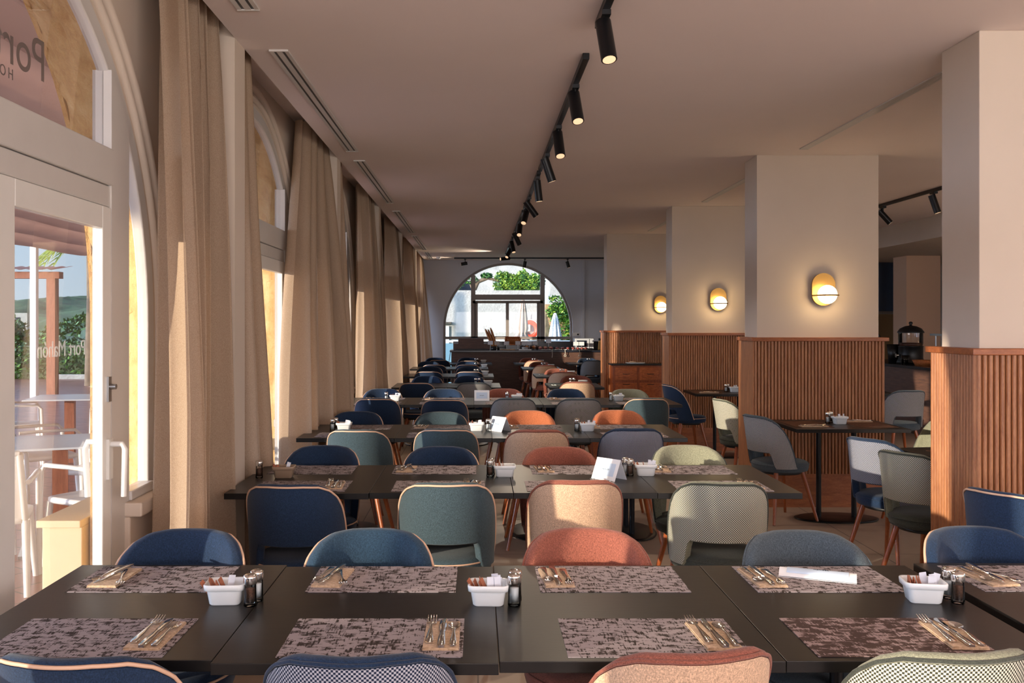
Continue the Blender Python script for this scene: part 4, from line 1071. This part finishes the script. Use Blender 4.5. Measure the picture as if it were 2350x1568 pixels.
for z in (.19, .12): mb = MB(); mb.cyl((.395, -.02, z), (.395, 0, z), .02, n=20); mb.build('knob', M['microwave'], mw)
for x, y, k in ((2.58, 19.82, 0), (2.70, 19.84, 1)):
    r = empty('sauce_bottle', (x, y, CZ), label=['left pale carafe with black lid beside the microwave', 'right pale carafe with black lid, half behind the column'][k], cat='bottle', group='black lidded carafes')
    mb = MB(); mb.lathe([(0, 0), (.045, 0), (.046, .01), (.036, .12), (.03, .18), (.032, .2), (0, .2)], n=18); mb.build('body', [M['pastrygold'], M['porcelain']][k], r)
    mb = MB(); mb.lathe([(.036, .2), (.036, .245), (.02, .25), (0, .25)], n=18); mb.build('lid', M['blackp'], r)
mb = MB(); mb.box(-.07, .07, 0, .18, 0, .18); it('toaster', mb, M['blackp'], 2.50, 20.1, 'black appliance right of the microwave', 'toaster', bevel=.01)
mb = MB(); mb.box(-.085, .085, -.012, 0, -.04, .04)
so = mb.build('wall_socket', M['white'], loc=(2.23, YF, 1.29), bevel=.003, label='double white wall socket above the microwave', cat='socket')
mb = MB(); mb.cyl((.04, -.03, 0), (.04, -.012, 0), .02, n=14); mb.build('plug', M['blackp'], so)
mb = MB(); mb.tube([(0, 0, 0), (-.05, -.02, -.05), (-.09, -.02, -.3), (-.10, .0, -.6), (-.08, .05, -.96)], .007, 6); mb.build('power_cable', M['blackp'], loc=(-.53, 19.72, CZ), label='black power cable hanging down the left end of the buffet', cat='cable')

# ------------------------------------------------------------ drinks counter on the right
dc = empty('drinks_counter', (6.1, 11.0, 0), label='dark wood drinks counter seen between the two nearest columns', cat='counter')
mb = MB(); mb.box(0, .8, 0, 4.6, 0, .91); mb.build('front_panel', M['walnut'], dc, bevel=.003)
mb = MB(); mb.box(-.04, .82, -.03, 4.62, .91, .95); mb.build('worktop', M['navycounter'], dc, bevel=.004)
ds = empty('drink_dispenser', (6.42, 13.9, .95), label='glass drink dispenser with domed black lid on the drinks counter', cat='drink dispenser')
mb = MB(); mb.lathe([(0, 0), (.20, 0), (.19, .04), (.17, .08), (.17, .25), (.18, .26), (0, .26)], n=28); mb.build('base', M['blackp'], ds)
mb = MB(); mb.lathe([(.16, .26), (.17, .30), (.17, .46)], n=28); mb.build('tank', M['clear'], ds)
mb = MB(); mb.lathe([(.0, .265), (.155, .265), (.155, .31), (0, .31)], n=28); mb.build('drink', plain('cocoa', srgb(90, 50, 34), .4), ds)
mb = MB(); mb.lathe([(.185, .455), (.185, .47), (.15, .52), (.08, .555), (.02, .565), (.018, .58), (.03, .60), (.02, .62), (0, .625)], n=28); mb.build('lid', M['blackp'], ds)
mb = MB(); mb.cyl((-.19, 0, .12), (-.22, 0, .12), .03, n=12); mb.build('tap', M['chrome'], ds)
wd = empty('water_jug', (6.30, 14.9, .95), label='tall glass water jug with green leaves beside the column', cat='jug')
mb = MB(); mb.lathe([(0, 0), (.10, 0), (.11, .04), (.11, .36), (.08, .42), (.05, .45)], n=20); mb.build('glass_body', M['clear'], wd)
mb = MB(); mb.lathe([(0, .01), (.1, .01), (.1, .3), (0, .3)], n=20); mb.build('water', plain('cloudy_water', srgb(190, 205, 205), .2), wd)
mb = MB(); mb.ball((0, 0, .33), .06, .06, .035); mb.build('herb_leaves', M['leaf1'], wd)
mb = MB(); mb.lathe([(0, 0), (.075, 0), (.10, .28), (.09, .28), (.07, .02), (0, .02)], n=20); it('ice_bucket', mb, M['blackp'], 6.28, 14.15, 'black tapered bucket left of the drink dispenser', 'bucket', .95)
for k in range(3):
    mb = MB(); mb.lathe([(0, 0), (.03, 0), (.036, .13), (.033, .13), (.028, .01), (0, .01)], n=14); it('drinking_glass', mb, M['clear'], 6.22+.05*k, 13.68+.05*k, 'clear glass tumbler in front of the dispenser, %s' % ['nearest the edge', 'middle one', 'farthest from the edge'][k], 'glass', .95, 'tumblers on the drinks counter')
mb = MB(); mb.lathe([(0, 0), (.11, 0), (.15, .08), (.14, .08), (.10, .01), (0, .01)], n=20); it('wicker_basket', mb, M['basket'], 6.30, 13.25, 'round orange wicker basket on the drinks counter', 'basket', .95)
mb = MB(); mb.lathe([(0, 0), (.08, 0), (.09, .05), (.085, .05), (0, .01)], n=20); mb.tube([(.0, -.08, .05), (0, -.2, .07)], .006, 6); it('steel_dish', mb, M['steel'], 6.28, 12.75, 'steel chafing dish with long handle near the oak cap', 'dish', .95)
tr = empty('conveyor_toaster', (6.55, 12.9, .95), label='steel toaster stand with blue lit panel on the drinks counter', cat='toaster')
for x, y in ((0, 0), (0, .5)): mb = MB(); mb.cyl((x, y, 0), (x, y, .45), .012, n=8); mb.build('post', M['steel'], tr)
mb = MB(); mb.box(-.04, .04, -.1, .6, .42, .45); mb.build('top_rail', M['steel'], tr)
mb = MB(); mb.box(-.05, -.03, -.1, .2, .28, .40); mb.build('control_panel', M['darkglass'], tr); mb = MB(); mb.box(-.055, -.05, .03, .05, .33, .35); mb.build('indicator', emis('blue_led', (.05, .1, 1, 1), 4), tr)
mb = MB(); mb.box(-.05, .05, -.008, 0, -.05, .05); mb.build('wall_switch', M['white'], loc=(8.0, 14.6, 1.60), label='small white switch plate on the tan return wall', cat='switch')
hd = empty('extractor_hood', (6.7, 17.4, 1.72), label='brushed steel extractor hood in the kitchen gap', cat='extractor hood')
mb = MB(); mb.box(-.2, 1.2, 0, .6, 0, .05); mb.build('rim', M['steel'], hd)
mb = MB(); mb.rings([[(.85+.4*math.cos(2*PI*k/24)*q, .3+.28*math.sin(2*PI*k/24)*q, z) for k in range(24)] for q, z in ((1, .05), (1, 1.26))], True, True, True); mb.build('drum', plain('blue_steel', srgb(90, 110, 140), .3, .9), hd)
mb = MB(); mb.box(5.6, XR, 18.6, 18.7, 0, ZC); st(mb, 'wall_kitchen', plain('ochre_wall', srgb(150, 120, 84), .85), 'dim ochre wall behind the kitchen hood', 'wall')

# ------------------------------------------------------------ outside left: terrace
mb = MB(); mb.box(-24, -1.585, -12, 26.2, -.14, -.02); st(mb, 'terrace_floor', M['terracotta'], 'glossy terracotta tiled terrace outside the windows', 'terrace')
mb = MB(); mb.box(-140, -24, -60, 160, -.3, -.06); mb.box(-24, -1.9, 26.2, 160, -.3, -.06); mb.box(-1.9, 40, 21.5, 31, -.3, -.06); mb.box(-24, -1.9, -60, -12, -.3, -.06); mb.box(-1.9, 60, -60, -4.2, -.3, -.06); mb.box(9, 60, -4.2, 21.5, -.3, -.06)
st(mb, 'lawn', plain('lawn_green', srgb(92, 120, 60), .9, var=.3, scale=2), 'green lawn beyond the terrace', 'lawn')
# fabric awning in folds running parallel to the facade
def afn(u, v):
    x = -1.95 - 7.05*u; z = 3.36 - .22*u - .14*abs(math.sin(PI*u*7))**.6 + .012*math.sin(v*60+u*9); return (x, -6+26.3*v, z)
mb = MB(); mb.grid(afn, 84, 40, True)
mb.build('awning', M['awning'], label='pinkish beige pleated fabric awning over the terrace', cat='awning')
for k, y in enumerate((-4.0, 4.6, 12.2, 19.0)):
    mb = MB(); mb.box(-.06, .06, -.06, .06, 0, 3.14); mb.build('awning_post', M['white'], loc=(-9.0, y, -.02), label='white square awning post, ' + ['behind the camera line', 'nearer, hidden by the door edge', 'second, beyond the terrace tables', 'seen through the door pane beside the timber pergola'][k], cat='post', group='awning posts')
pg = empty('pergola', (-8.80, 19.6, -.02), label='brown timber pergola with corrugated tile roof beyond the awning', cat='pergola')
for x, y in ((-.1, 0), (-5, .2)): mb = MB(); mb.box(x-.09, x+.09, y-.09, y+.09, 0, 2.5); mb.build('post', M['postwood'], pg)
mb = MB(); mb.box(-6, .08, -.1, .1, 2.5, 2.64); mb.build('beam', M['postwood'], pg)
mb = MB(); mb.grid(lambda u, v: (-6+6.16*u, -.35+.75*v, 2.66+.025*abs(math.sin(u*90))+.1*v), 180, 2, True); mb.build('roof', plain('roof_tile', srgb(150, 100, 86), .8), pg)
mb = MB(); mb.box(-2.08, -1.89, 4.47, 5.2, -.02, .58); bl = mb.build('marble_bench', M['marble'], bevel=.004, label='cream marble block at the foot of the pier outside the door', cat='marble block')
mb = MB(); mb.box(-2.10, -1.89, 4.45, 5.22, .58, .615); mb.build('cap_slab', M['marble'], bl, bevel=.004)
lm = empty('terrace_lantern', (-2.28, 5.25, 2.45), label='lit cream dome lantern outside above the door', cat='lantern')  # glowing dome built in place of a lamp reflection in the glass
mb = MB(); mb.lathe([(.17, .0), (.165, .07), (.12, .15), (.05, .19), (0, .20)], n=28); mb.build('shade', emis('warm_dome', srgb(255, 226, 170), 1.3), lm)
mb = MB(); mb.lathe([(.165, -.012), (.175, -.012), (.175, .004), (.165, .004)], n=28); mb.cyl((0, 0, .2), (0, 0, .84), .008); mb.build('ring', M['brass'], lm)

def tchair():
    r = empty('terrace_chair')
    mb = MB()
    def fn(u, v): x = -.22+.44*u; return (x*(1-.06*v), -.22-.16*v, .44+.40*v + .012*math.sin(PI*u)*v)
    mb.grid(fn, 8, 8, True); mb.grid(lambda u, v: tuple(a+b for a, b in zip(fn(u, v), (0, .022, 0))), 8, 8, True); mb.tube([fn(0, v/8) for v in range(9)], .018, 8); mb.tube([fn(1, v/8) for v in range(9)], .018, 8); mb.tube([fn(u/8, 1) for u in range(9)], .016, 8); mb.build('backrest', M['plasticwhite'], r)
    mb = MB(); mb.rr([(.21, .21, .05, .41), (.225, .225, .05, .42), (.225, .225, .05, .445), (.21, .21, .05, .452)]); mb.build('seat', M['plasticwhite'], r)
    for s in (-1, 1):
        mb = MB(); mb.tube([(s*.25, .24, 0), (s*.25, .23, .35), (s*.25, .22, .62), (s*.25, .18, .66), (s*.25, -.1, .665), (s*.24, -.26, .66)], .02, 8, flat=.7); mb.build('armrest', M['plasticwhite'], r)
        mb = MB(); mb.tube([(s*.22, -.2, .43), (s*.235, -.27, 0)], [.024, .018], 8); mb.build('leg', M['plasticwhite'], r)
        mb = MB(); mb.tube([(s*.2, .2, .42), (s*.235, .225, 0)], [.022, .018], 8); mb.build('leg', M['plasticwhite'], r)
    return r
tcp = tchair()
tspots = [(-2.95, 7.35, 172, 'behind the near terrace table, facing the camera'), (-3.45, 6.55, -75, 'at the left of the near terrace table'), (-2.50, 6.15, 60, 'at the right of the near terrace table'), (-5.15, 10.5, -62, 'at the left of the far terrace table'), (-4.02, 10.6, 70, 'at the right of the far terrace table'), (-3.75, 8.1, -50, 'between the two terrace tables at left'), (-2.9, 5.55, 20, 'nearest, mostly hidden by the door stile')]
for k, (x, y, rz, w_) in enumerate(tspots):
    o = tcp if k == 0 else copy_tree(tcp)
    o.location = (x, y, -.02); o.rotation_euler = (0, 0, math.radians(rz)); tag(o, 'white resin terrace armchair ' + w_, 'terrace chair', 'white terrace armchairs')
def ttable(x, y, rz, lab):
    r = empty('terrace_table', (x, y, -.02), math.radians(rz), label=lab, cat='terrace table')
    mb = MB(); mb.box(-.40, .40, -.40, .40, .735, .75); mb.build('tabletop', M['greytop'], r, bevel=.003)
    mb = MB(); mb.box(-.05, .05, -.05, .05, .02, .735); mb.build('leg', M['postwood'], r); mb = MB(); mb.box(-.25, .25, -.25, .25, 0, .02); mb.build('base_plate', M['steel'], r)
ttable(-2.92, 6.55, 22, 'pale square terrace table nearest the door glass'); ttable(-4.55, 10.45, 12, 'pale square terrace table farther out on the terrace')
o = bpy.data.objects.new('sugar_bowl', ME['bowl']); COL.objects.link(o); o.location = (-2.68, 6.72, .731); o.scale = (1.3, 1.3, 1.1); tag(o, 'white bowl of sachets on the near terrace table outside', 'bowl')

def leaves(mb, boxes, n_, sz, rnd, mis=(0, 1, 2)):
    # leaf quads on and in ellipsoids (cx,cy,cz,rx,ry,rz) or boxes
    for b in boxes:
        cx, cy, cz, rx, ry, rz, kind = b
        for _ in range(n_):
            if kind == 'e':
                d = Vector((rnd.gauss(0, 1), rnd.gauss(0, 1), rnd.gauss(0, 1))).normalized()*rnd.uniform(.8, 1.06)
                p = Vector((cx+d.x*rx, cy+d.y*ry, cz+d.z*rz))
            else:
                p = Vector((cx+rnd.uniform(-rx, rx), cy+rnd.uniform(-ry, ry), cz+rnd.uniform(-rz, rz)))
                if rnd.random() < .6: p.y = cy - ry*rnd.uniform(.9, 1.1)
                elif rnd.random() < .5: p.z = cz + rz*rnd.uniform(.95, 1.08)
            a = Vector((rnd.uniform(-1, 1), rnd.uniform(-1, 1), rnd.uniform(-1, 1))).normalized(); c = a.orthogonal().normalized(); s = sz*rnd.uniform(.6, 1.3)
            mb.add([p-a*s, p+c*s*.45, p+a*s, p-c*s*.45], [(0, 1, 2, 3)], False, rnd.choice(mis))
LM = [M['leaf1'], M['leaf2'], M['leaf3']]
rl = random.Random(5)
hg = empty('hedge', (0, 0, 0), label='trimmed dark green hedge at the end of the terrace', cat='hedge')
mb = MB(); mb.box(-17, -9.5, 26.8, 27.8, -.05, .88); mb.build('core', M['leaf2'], hg)
mb = MB(); leaves(mb, [(-16.5+1.0*k, 27.2, .45, .55, .55, .50, 'b') for k in range(7)], 420, .07, rl, (0, 1, 1)); mb.build('foliage', LM, hg)
mb = MB(); mb.box(-11.9, -8.8, 26.3, 26.45, -.06, .10); mb.build('garden_kerb', M['stucco'], label='low white kerb in front of the hedge', cat='kerb')
def tree(x, y, h, r_, lab, n_=700, sz=.12, mis=(0, 1, 1), nm='tree', tr=True):
    t = empty(nm, (x, y, 0), label=lab, cat='tree', group='trees beyond the garden' if nm == 'tree' else None)
    bl_ = [(rl.uniform(-.5, .5)*r_, rl.uniform(-.4, .4)*r_, h-r_*rl.uniform(.5, 1.2), r_*rl.uniform(.5, .8), r_*.6, r_*rl.uniform(.45, .7), 'e') for _ in range(6)]
    mb = MB(); leaves(mb, bl_, n_, sz, rl, mis)
    for b in bl_: mb.ball(b[:3], b[3]*.8, b[4]*.8, b[5]*.8, 10, 7, mi=1)
    mb.build('foliage', LM, t)
    if tr: mb = MB(); mb.tube([(0, 0, -.05), (.1, 0, h*.4), (-.05, .05, h*.75)], [.2, .15, .1], 8); mb.build('trunk', M['bark'], t)
tree(-17.6, 34, 1.95, 1.9, 'bushy dark tree left of the pergola post'); tree(-14.3, 36, 2.1, 2.1, 'bushy tree behind the pergola post'); tree(-13.9, 43, 2.0, 2.0, 'bushy tree right of the pergola post'); tree(-19.5, 46, 2.2, 2.2, 'smaller tree at the left edge of the door view'); tree(-8.2, 34, 2.2, 1.9, 'tree seen through the second window')
mb = MB()
def hfn(u, v):
    x = -200+230*u; y = 150+60*v
    z = (2+8.2*math.sin(PI*min(1, v*1.0+.0)*.5))*(.85+.18*math.sin(u*9+1)+.1*math.sin(u*31)+.05*math.sin(u*80)) + rl.uniform(-.35, .35)
    return (x, y, z-1.0 if v > 0 else -1)
mb.grid(hfn, 150, 20, True); st(mb, 'hillside', M['hill'], 'scrubby green hillside on the horizon', 'hill')
hs = empty('white_house', (-62, 128, 1.0), label='small white house on the hillside at left', cat='house')
mb = MB(); mb.box(-2, .4, 0, 3, -1.2, 1.9); mb.build('wall', M['stucco'], hs); mb = MB(); mb.box(-1.2, -.6, -.1, 0, .6, 1.3); mb.build('window', M['darkglass'], hs)
pl = empty('palm_tree', (-9.7, 23.5, 3.75), label='palm with fronds hanging below the awning edge', cat='palm')
mb = MB()
for k in range(5):
    a = -1.2+.6*k; P = [Vector((-1.3*t*math.cos(a*.5), .4*math.sin(a)*t, .2*t-.85*t*t)) for t in [j/10 for j in range(11)]]
    mb.tube(P, .012, 5)
    for j in range(1, 11):
        for s in (-1, 1): p = P[j]; mb.add([p, p+Vector((-.05, s*.03, -.02)), p+Vector((-.2, s*.22, -.22)), p+Vector((.0, s*.02, -.03))], [(0, 1, 2, 3)], False, 1)
mb.build('frond', [M['leaf1'], M['leaf3']], pl)
mb = MB(); mb.tube([(0, 0, -3.78), (.02, 0, -1.5), (0, 0, .1)], [.17, .13, .12], 10); mb.build('trunk', M['bark'], pl)

# ------------------------------------------------------------ outside far: courtyard
mb = MB(); mb.box(-7, 2.05, 31, 31.4, -.3, 2.63); mb.box(-7, 2.05, 30.96, 31, -.3, -.1)
gw = st(mb, 'wall_courtyard', M['stucco'], 'sunlit rough white courtyard wall beyond the far window', 'garden wall')
dr = empty('door_1', (-1.5, 30.95, -.1), label='pale blue white shuttered door in the courtyard wall', cat='door', kind='structure')
mb = MB(); mb.box(0, .55, -.02, .0, 0, 1.55); mb.build('door_slab', plain('pale_blue_door', srgb(205, 218, 230), .5), dr, bevel=.01)
mb = MB(); mb.box(-.05, .62, -.22, .05, 1.62, 1.68); mb.build('ledge', M['bark'], dr)
def parasol(x, y, h, m, lab, tilt):
    r = empty('closed_parasol', (x, y, -.1), rot=(0, math.radians(tilt), 0), label=lab, cat='parasol')
    mb = MB(); mb.cyl((0, 0, 0), (0, 0, h), .025, n=10); mb.build('pole', M['white'], r)
    mb = MB(); R = []
    for i in range(13):
        t = i/12; z = h*(.34+.66*t); rr_ = (.20*(1-t)**.7+.03) * (1 if t > .22 else 1.1) * (.72 if .33 < t < .40 else 1)
        R.append([((rr_*(1+.22*math.cos(8*a)))*math.cos(a), (rr_*(1+.22*math.cos(8*a)))*math.sin(a), z) for a in [2*PI*k/48 for k in range(48)]])
    mb.rings(R, True, True, True); mb.build('canopy', m, r)
parasol(1.33, 29.4, 2.40, M['parasol'], 'closed taupe parasol in front of the white courtyard wall', 2)
parasol(2.33, 28.3, 1.95, M['parasolw'], 'closed pale parasol beside the ivy', 0)
lb = empty('lifebuoy', (1.70, 30.9, 1.33), label='orange and white lifebuoy hanging on the courtyard wall', cat='lifebuoy')
mb = MB(); mb.tube([(.24*math.cos(2*PI*k/36), 0, .24*math.sin(2*PI*k/36)) for k in range(36)], .075, 12, True, flat=1); mb.build('ring', M['orange'], lb)
mb = MB(); mb.tube([(.33*math.cos(2*PI*k/36)*(1+.06*math.cos(8*PI*k/36)), -.04, .33*math.sin(2*PI*k/36)) for k in range(36)], .012, 6, True); mb.cyl((-.03, .02, .0), (-.03, .02, .52), .012); mb.box(-.12, .02, -.03, .0, -.05, .2); mb.build('rope', M['rope'], lb)
def lounger(x, y, rz, k):
    r = empty('pool_lounger', (x, y, -.1), math.radians(rz), label='white plastic lounger back in the courtyard, ' + k, cat='lounger', group='courtyard loungers')
    mb = MB(); mb.tube([(-.22, 0, 0), (-.22, .02, .3), (-.2, .16, .85), (-.12, .2, .93), (.12, .2, .93), (.2, .16, .85), (.22, .02, .3), (.22, 0, 0)], .022, 8); mb.build('frame', M['plasticwhite'], r)
    mb = MB(); mb.add([(-.2, .02, .3), (.2, .02, .3), (.18, .17, .86), (-.18, .17, .86), (-.2, .04, .3), (.2, .04, .3), (.18, .19, .86), (-.18, .19, .86)], [(0, 1, 2, 3), (7, 6, 5, 4), (0, 4, 5, 1), (3, 2, 6, 7), (0, 3, 7, 4), (1, 5, 6, 2)]); mb.build('back_sling', plain('sling_grey', srgb(190, 196, 204), .6), r)
lounger(1.28, 28.9, 15, 'leftmost'); lounger(2.02, 28.6, 15, 'second'); lounger(2.42, 27.8, -5, 'third, by the pale parasol'); lounger(2.90, 27.6, 12, 'rightmost, by the ivy')
br = empty('balustrade', (-1.2, 24.2, -.1), label='pale blue glazed balustrade outside the far window', cat='balustrade')
mb = MB(); mb.box(0, 4.2, 0, .05, 1.15, 1.20); mb.build('rail', M['white'], br); mb = MB(); mb.box(0, 4.2, .01, .03, 0, 1.12); mb.build('panel', plain('pale_blue_panel', srgb(110, 150, 172), .3), br)
iv = empty('ivy_wall', (0, 0, 0), label='dense green ivy covering the wall at the right of the courtyard', cat='ivy')
mb = MB(); mb.box(2.15, 4.2, 29.9, 31, -.3, 2.15); mb.build('rubble_wall', plain('rubble', srgb(170, 140, 104), .95, var=.4, scale=6, bump=.8), iv)
mb = MB(); leaves(mb, [(3.25, 29.8, 1.6, .98, .15, .75, 'b'), (3.4, 29.75, .7, .62, .15, .7, 'b'), (3.0, 29.7, 1.9, .8, .2, .35, 'e')], 1500, .065, rl, (0, 0, 2, 1)); mb.build('foliage', LM, iv)
def bush(nm, bxs, lab, n_, sz, mis):
    mb = MB(); leaves(mb, bxs, n_, sz, rl, mis)
    for b in bxs: mb.ball(b[:3], b[3]*.8, b[4]*.7, b[5]*.8, 8, 6, mi=1)
    b = bxs[0]; mb.cyl((b[0], b[1], -.3), (b[0], b[1], b[2]), .05, n=6, mi=1)
    mb.build(nm, LM, label=lab, cat='bush')
bush('hedge_bush', [(.78+.2*k, 33, 2.92+.10*math.sin(k*2), .26, .35, .38+.05*math.cos(k*3), 'e') for k in range(7)], 'bright green bushy hedge above the white courtyard wall', 450, .06, (0, 2, 2))
bush('garden_shrub', [(-1.25, 33.5, 2.9, .35, .35, .25, 'e'), (-.75, 33.5, 3.05, .28, .3, .3, 'e')], 'dark shrub above the wall at the left of the arch', 350, .06, (0, 1))
bush('garden_shrub', [(3.3, 33.5, 3.3, .5, .4, .55, 'e'), (2.8, 33.5, 3.4, .35, .3, .3, 'e')], 'light green shrub above the ivy at the right of the arch', 500, .06, (0, 2, 2))
tt = empty('gnarled_tree', (-.25, 32.8, 2.4), label='gnarled grey tree with few leaves behind the courtyard wall', cat='tree')
mb = MB(); mb.tube([(0, 0, -2.55), (0, 0, -.2), (.1, 0, .3), (.25, 0, .6), (.6, 0, .72), (1.0, 0, .62)], [.13, .11, .09, .08, .06, .04], 8); mb.tube([(.1, 0, .3), (-.05, 0, .6)], [.07, .04], 8); mb.build('trunk', M['bark'], tt)
mb = MB(); leaves(mb, [(.0, 0, .65, .25, .2, .15, 'e'), (.55, 0, .8, .2, .2, .1, 'e')], 160, .06, rl, (1, 0)); mb.build('foliage', LM, tt)
bush('columnar_cactus', [(2.22, 32.6, 3.0+.25*k, .12, .12, .2, 'e') for k in range(4)], 'tall dark columnar cactus right of the bright hedge', 160, .05, (1, 1, 0))
hb = empty('white_building', (0, 0, 0), label='white flat roofed building filling the top of the far arch', cat='building')
mb = MB(); mb.box(-1.0, 1.7, 38, 42, 0, 3.7); mb.build('low_block', M['stucco'], hb); mb = MB(); mb.box(-.9, -.1, 37.96, 38, 2.6, 3.25); mb.build('window', M['darkglass'], hb)
mb = MB(); mb.box(.55, .95, 37.96, 38, 2.3, 3.4); mb.build('shutter', M['white'], hb)
mb = MB(); mb.box(-.9, 5.5, 52, 60, 0, 9); mb.build('tall_block', M['stucco'], hb)
nb = empty('terrace_building', (0, 0, 0), label='building corner with brown tiled canopy at the right of the far arch', cat='building')
mb = MB(); mb.box(2.75, 4.8, 36, 38, 0, 4.6); mb.build('wall', M['stucco'], nb); mb = MB(); mb.box(2.6, 4.9, 35.5, 38, 4.2, 4.4); mb.build('canopy', M['basket'], nb)
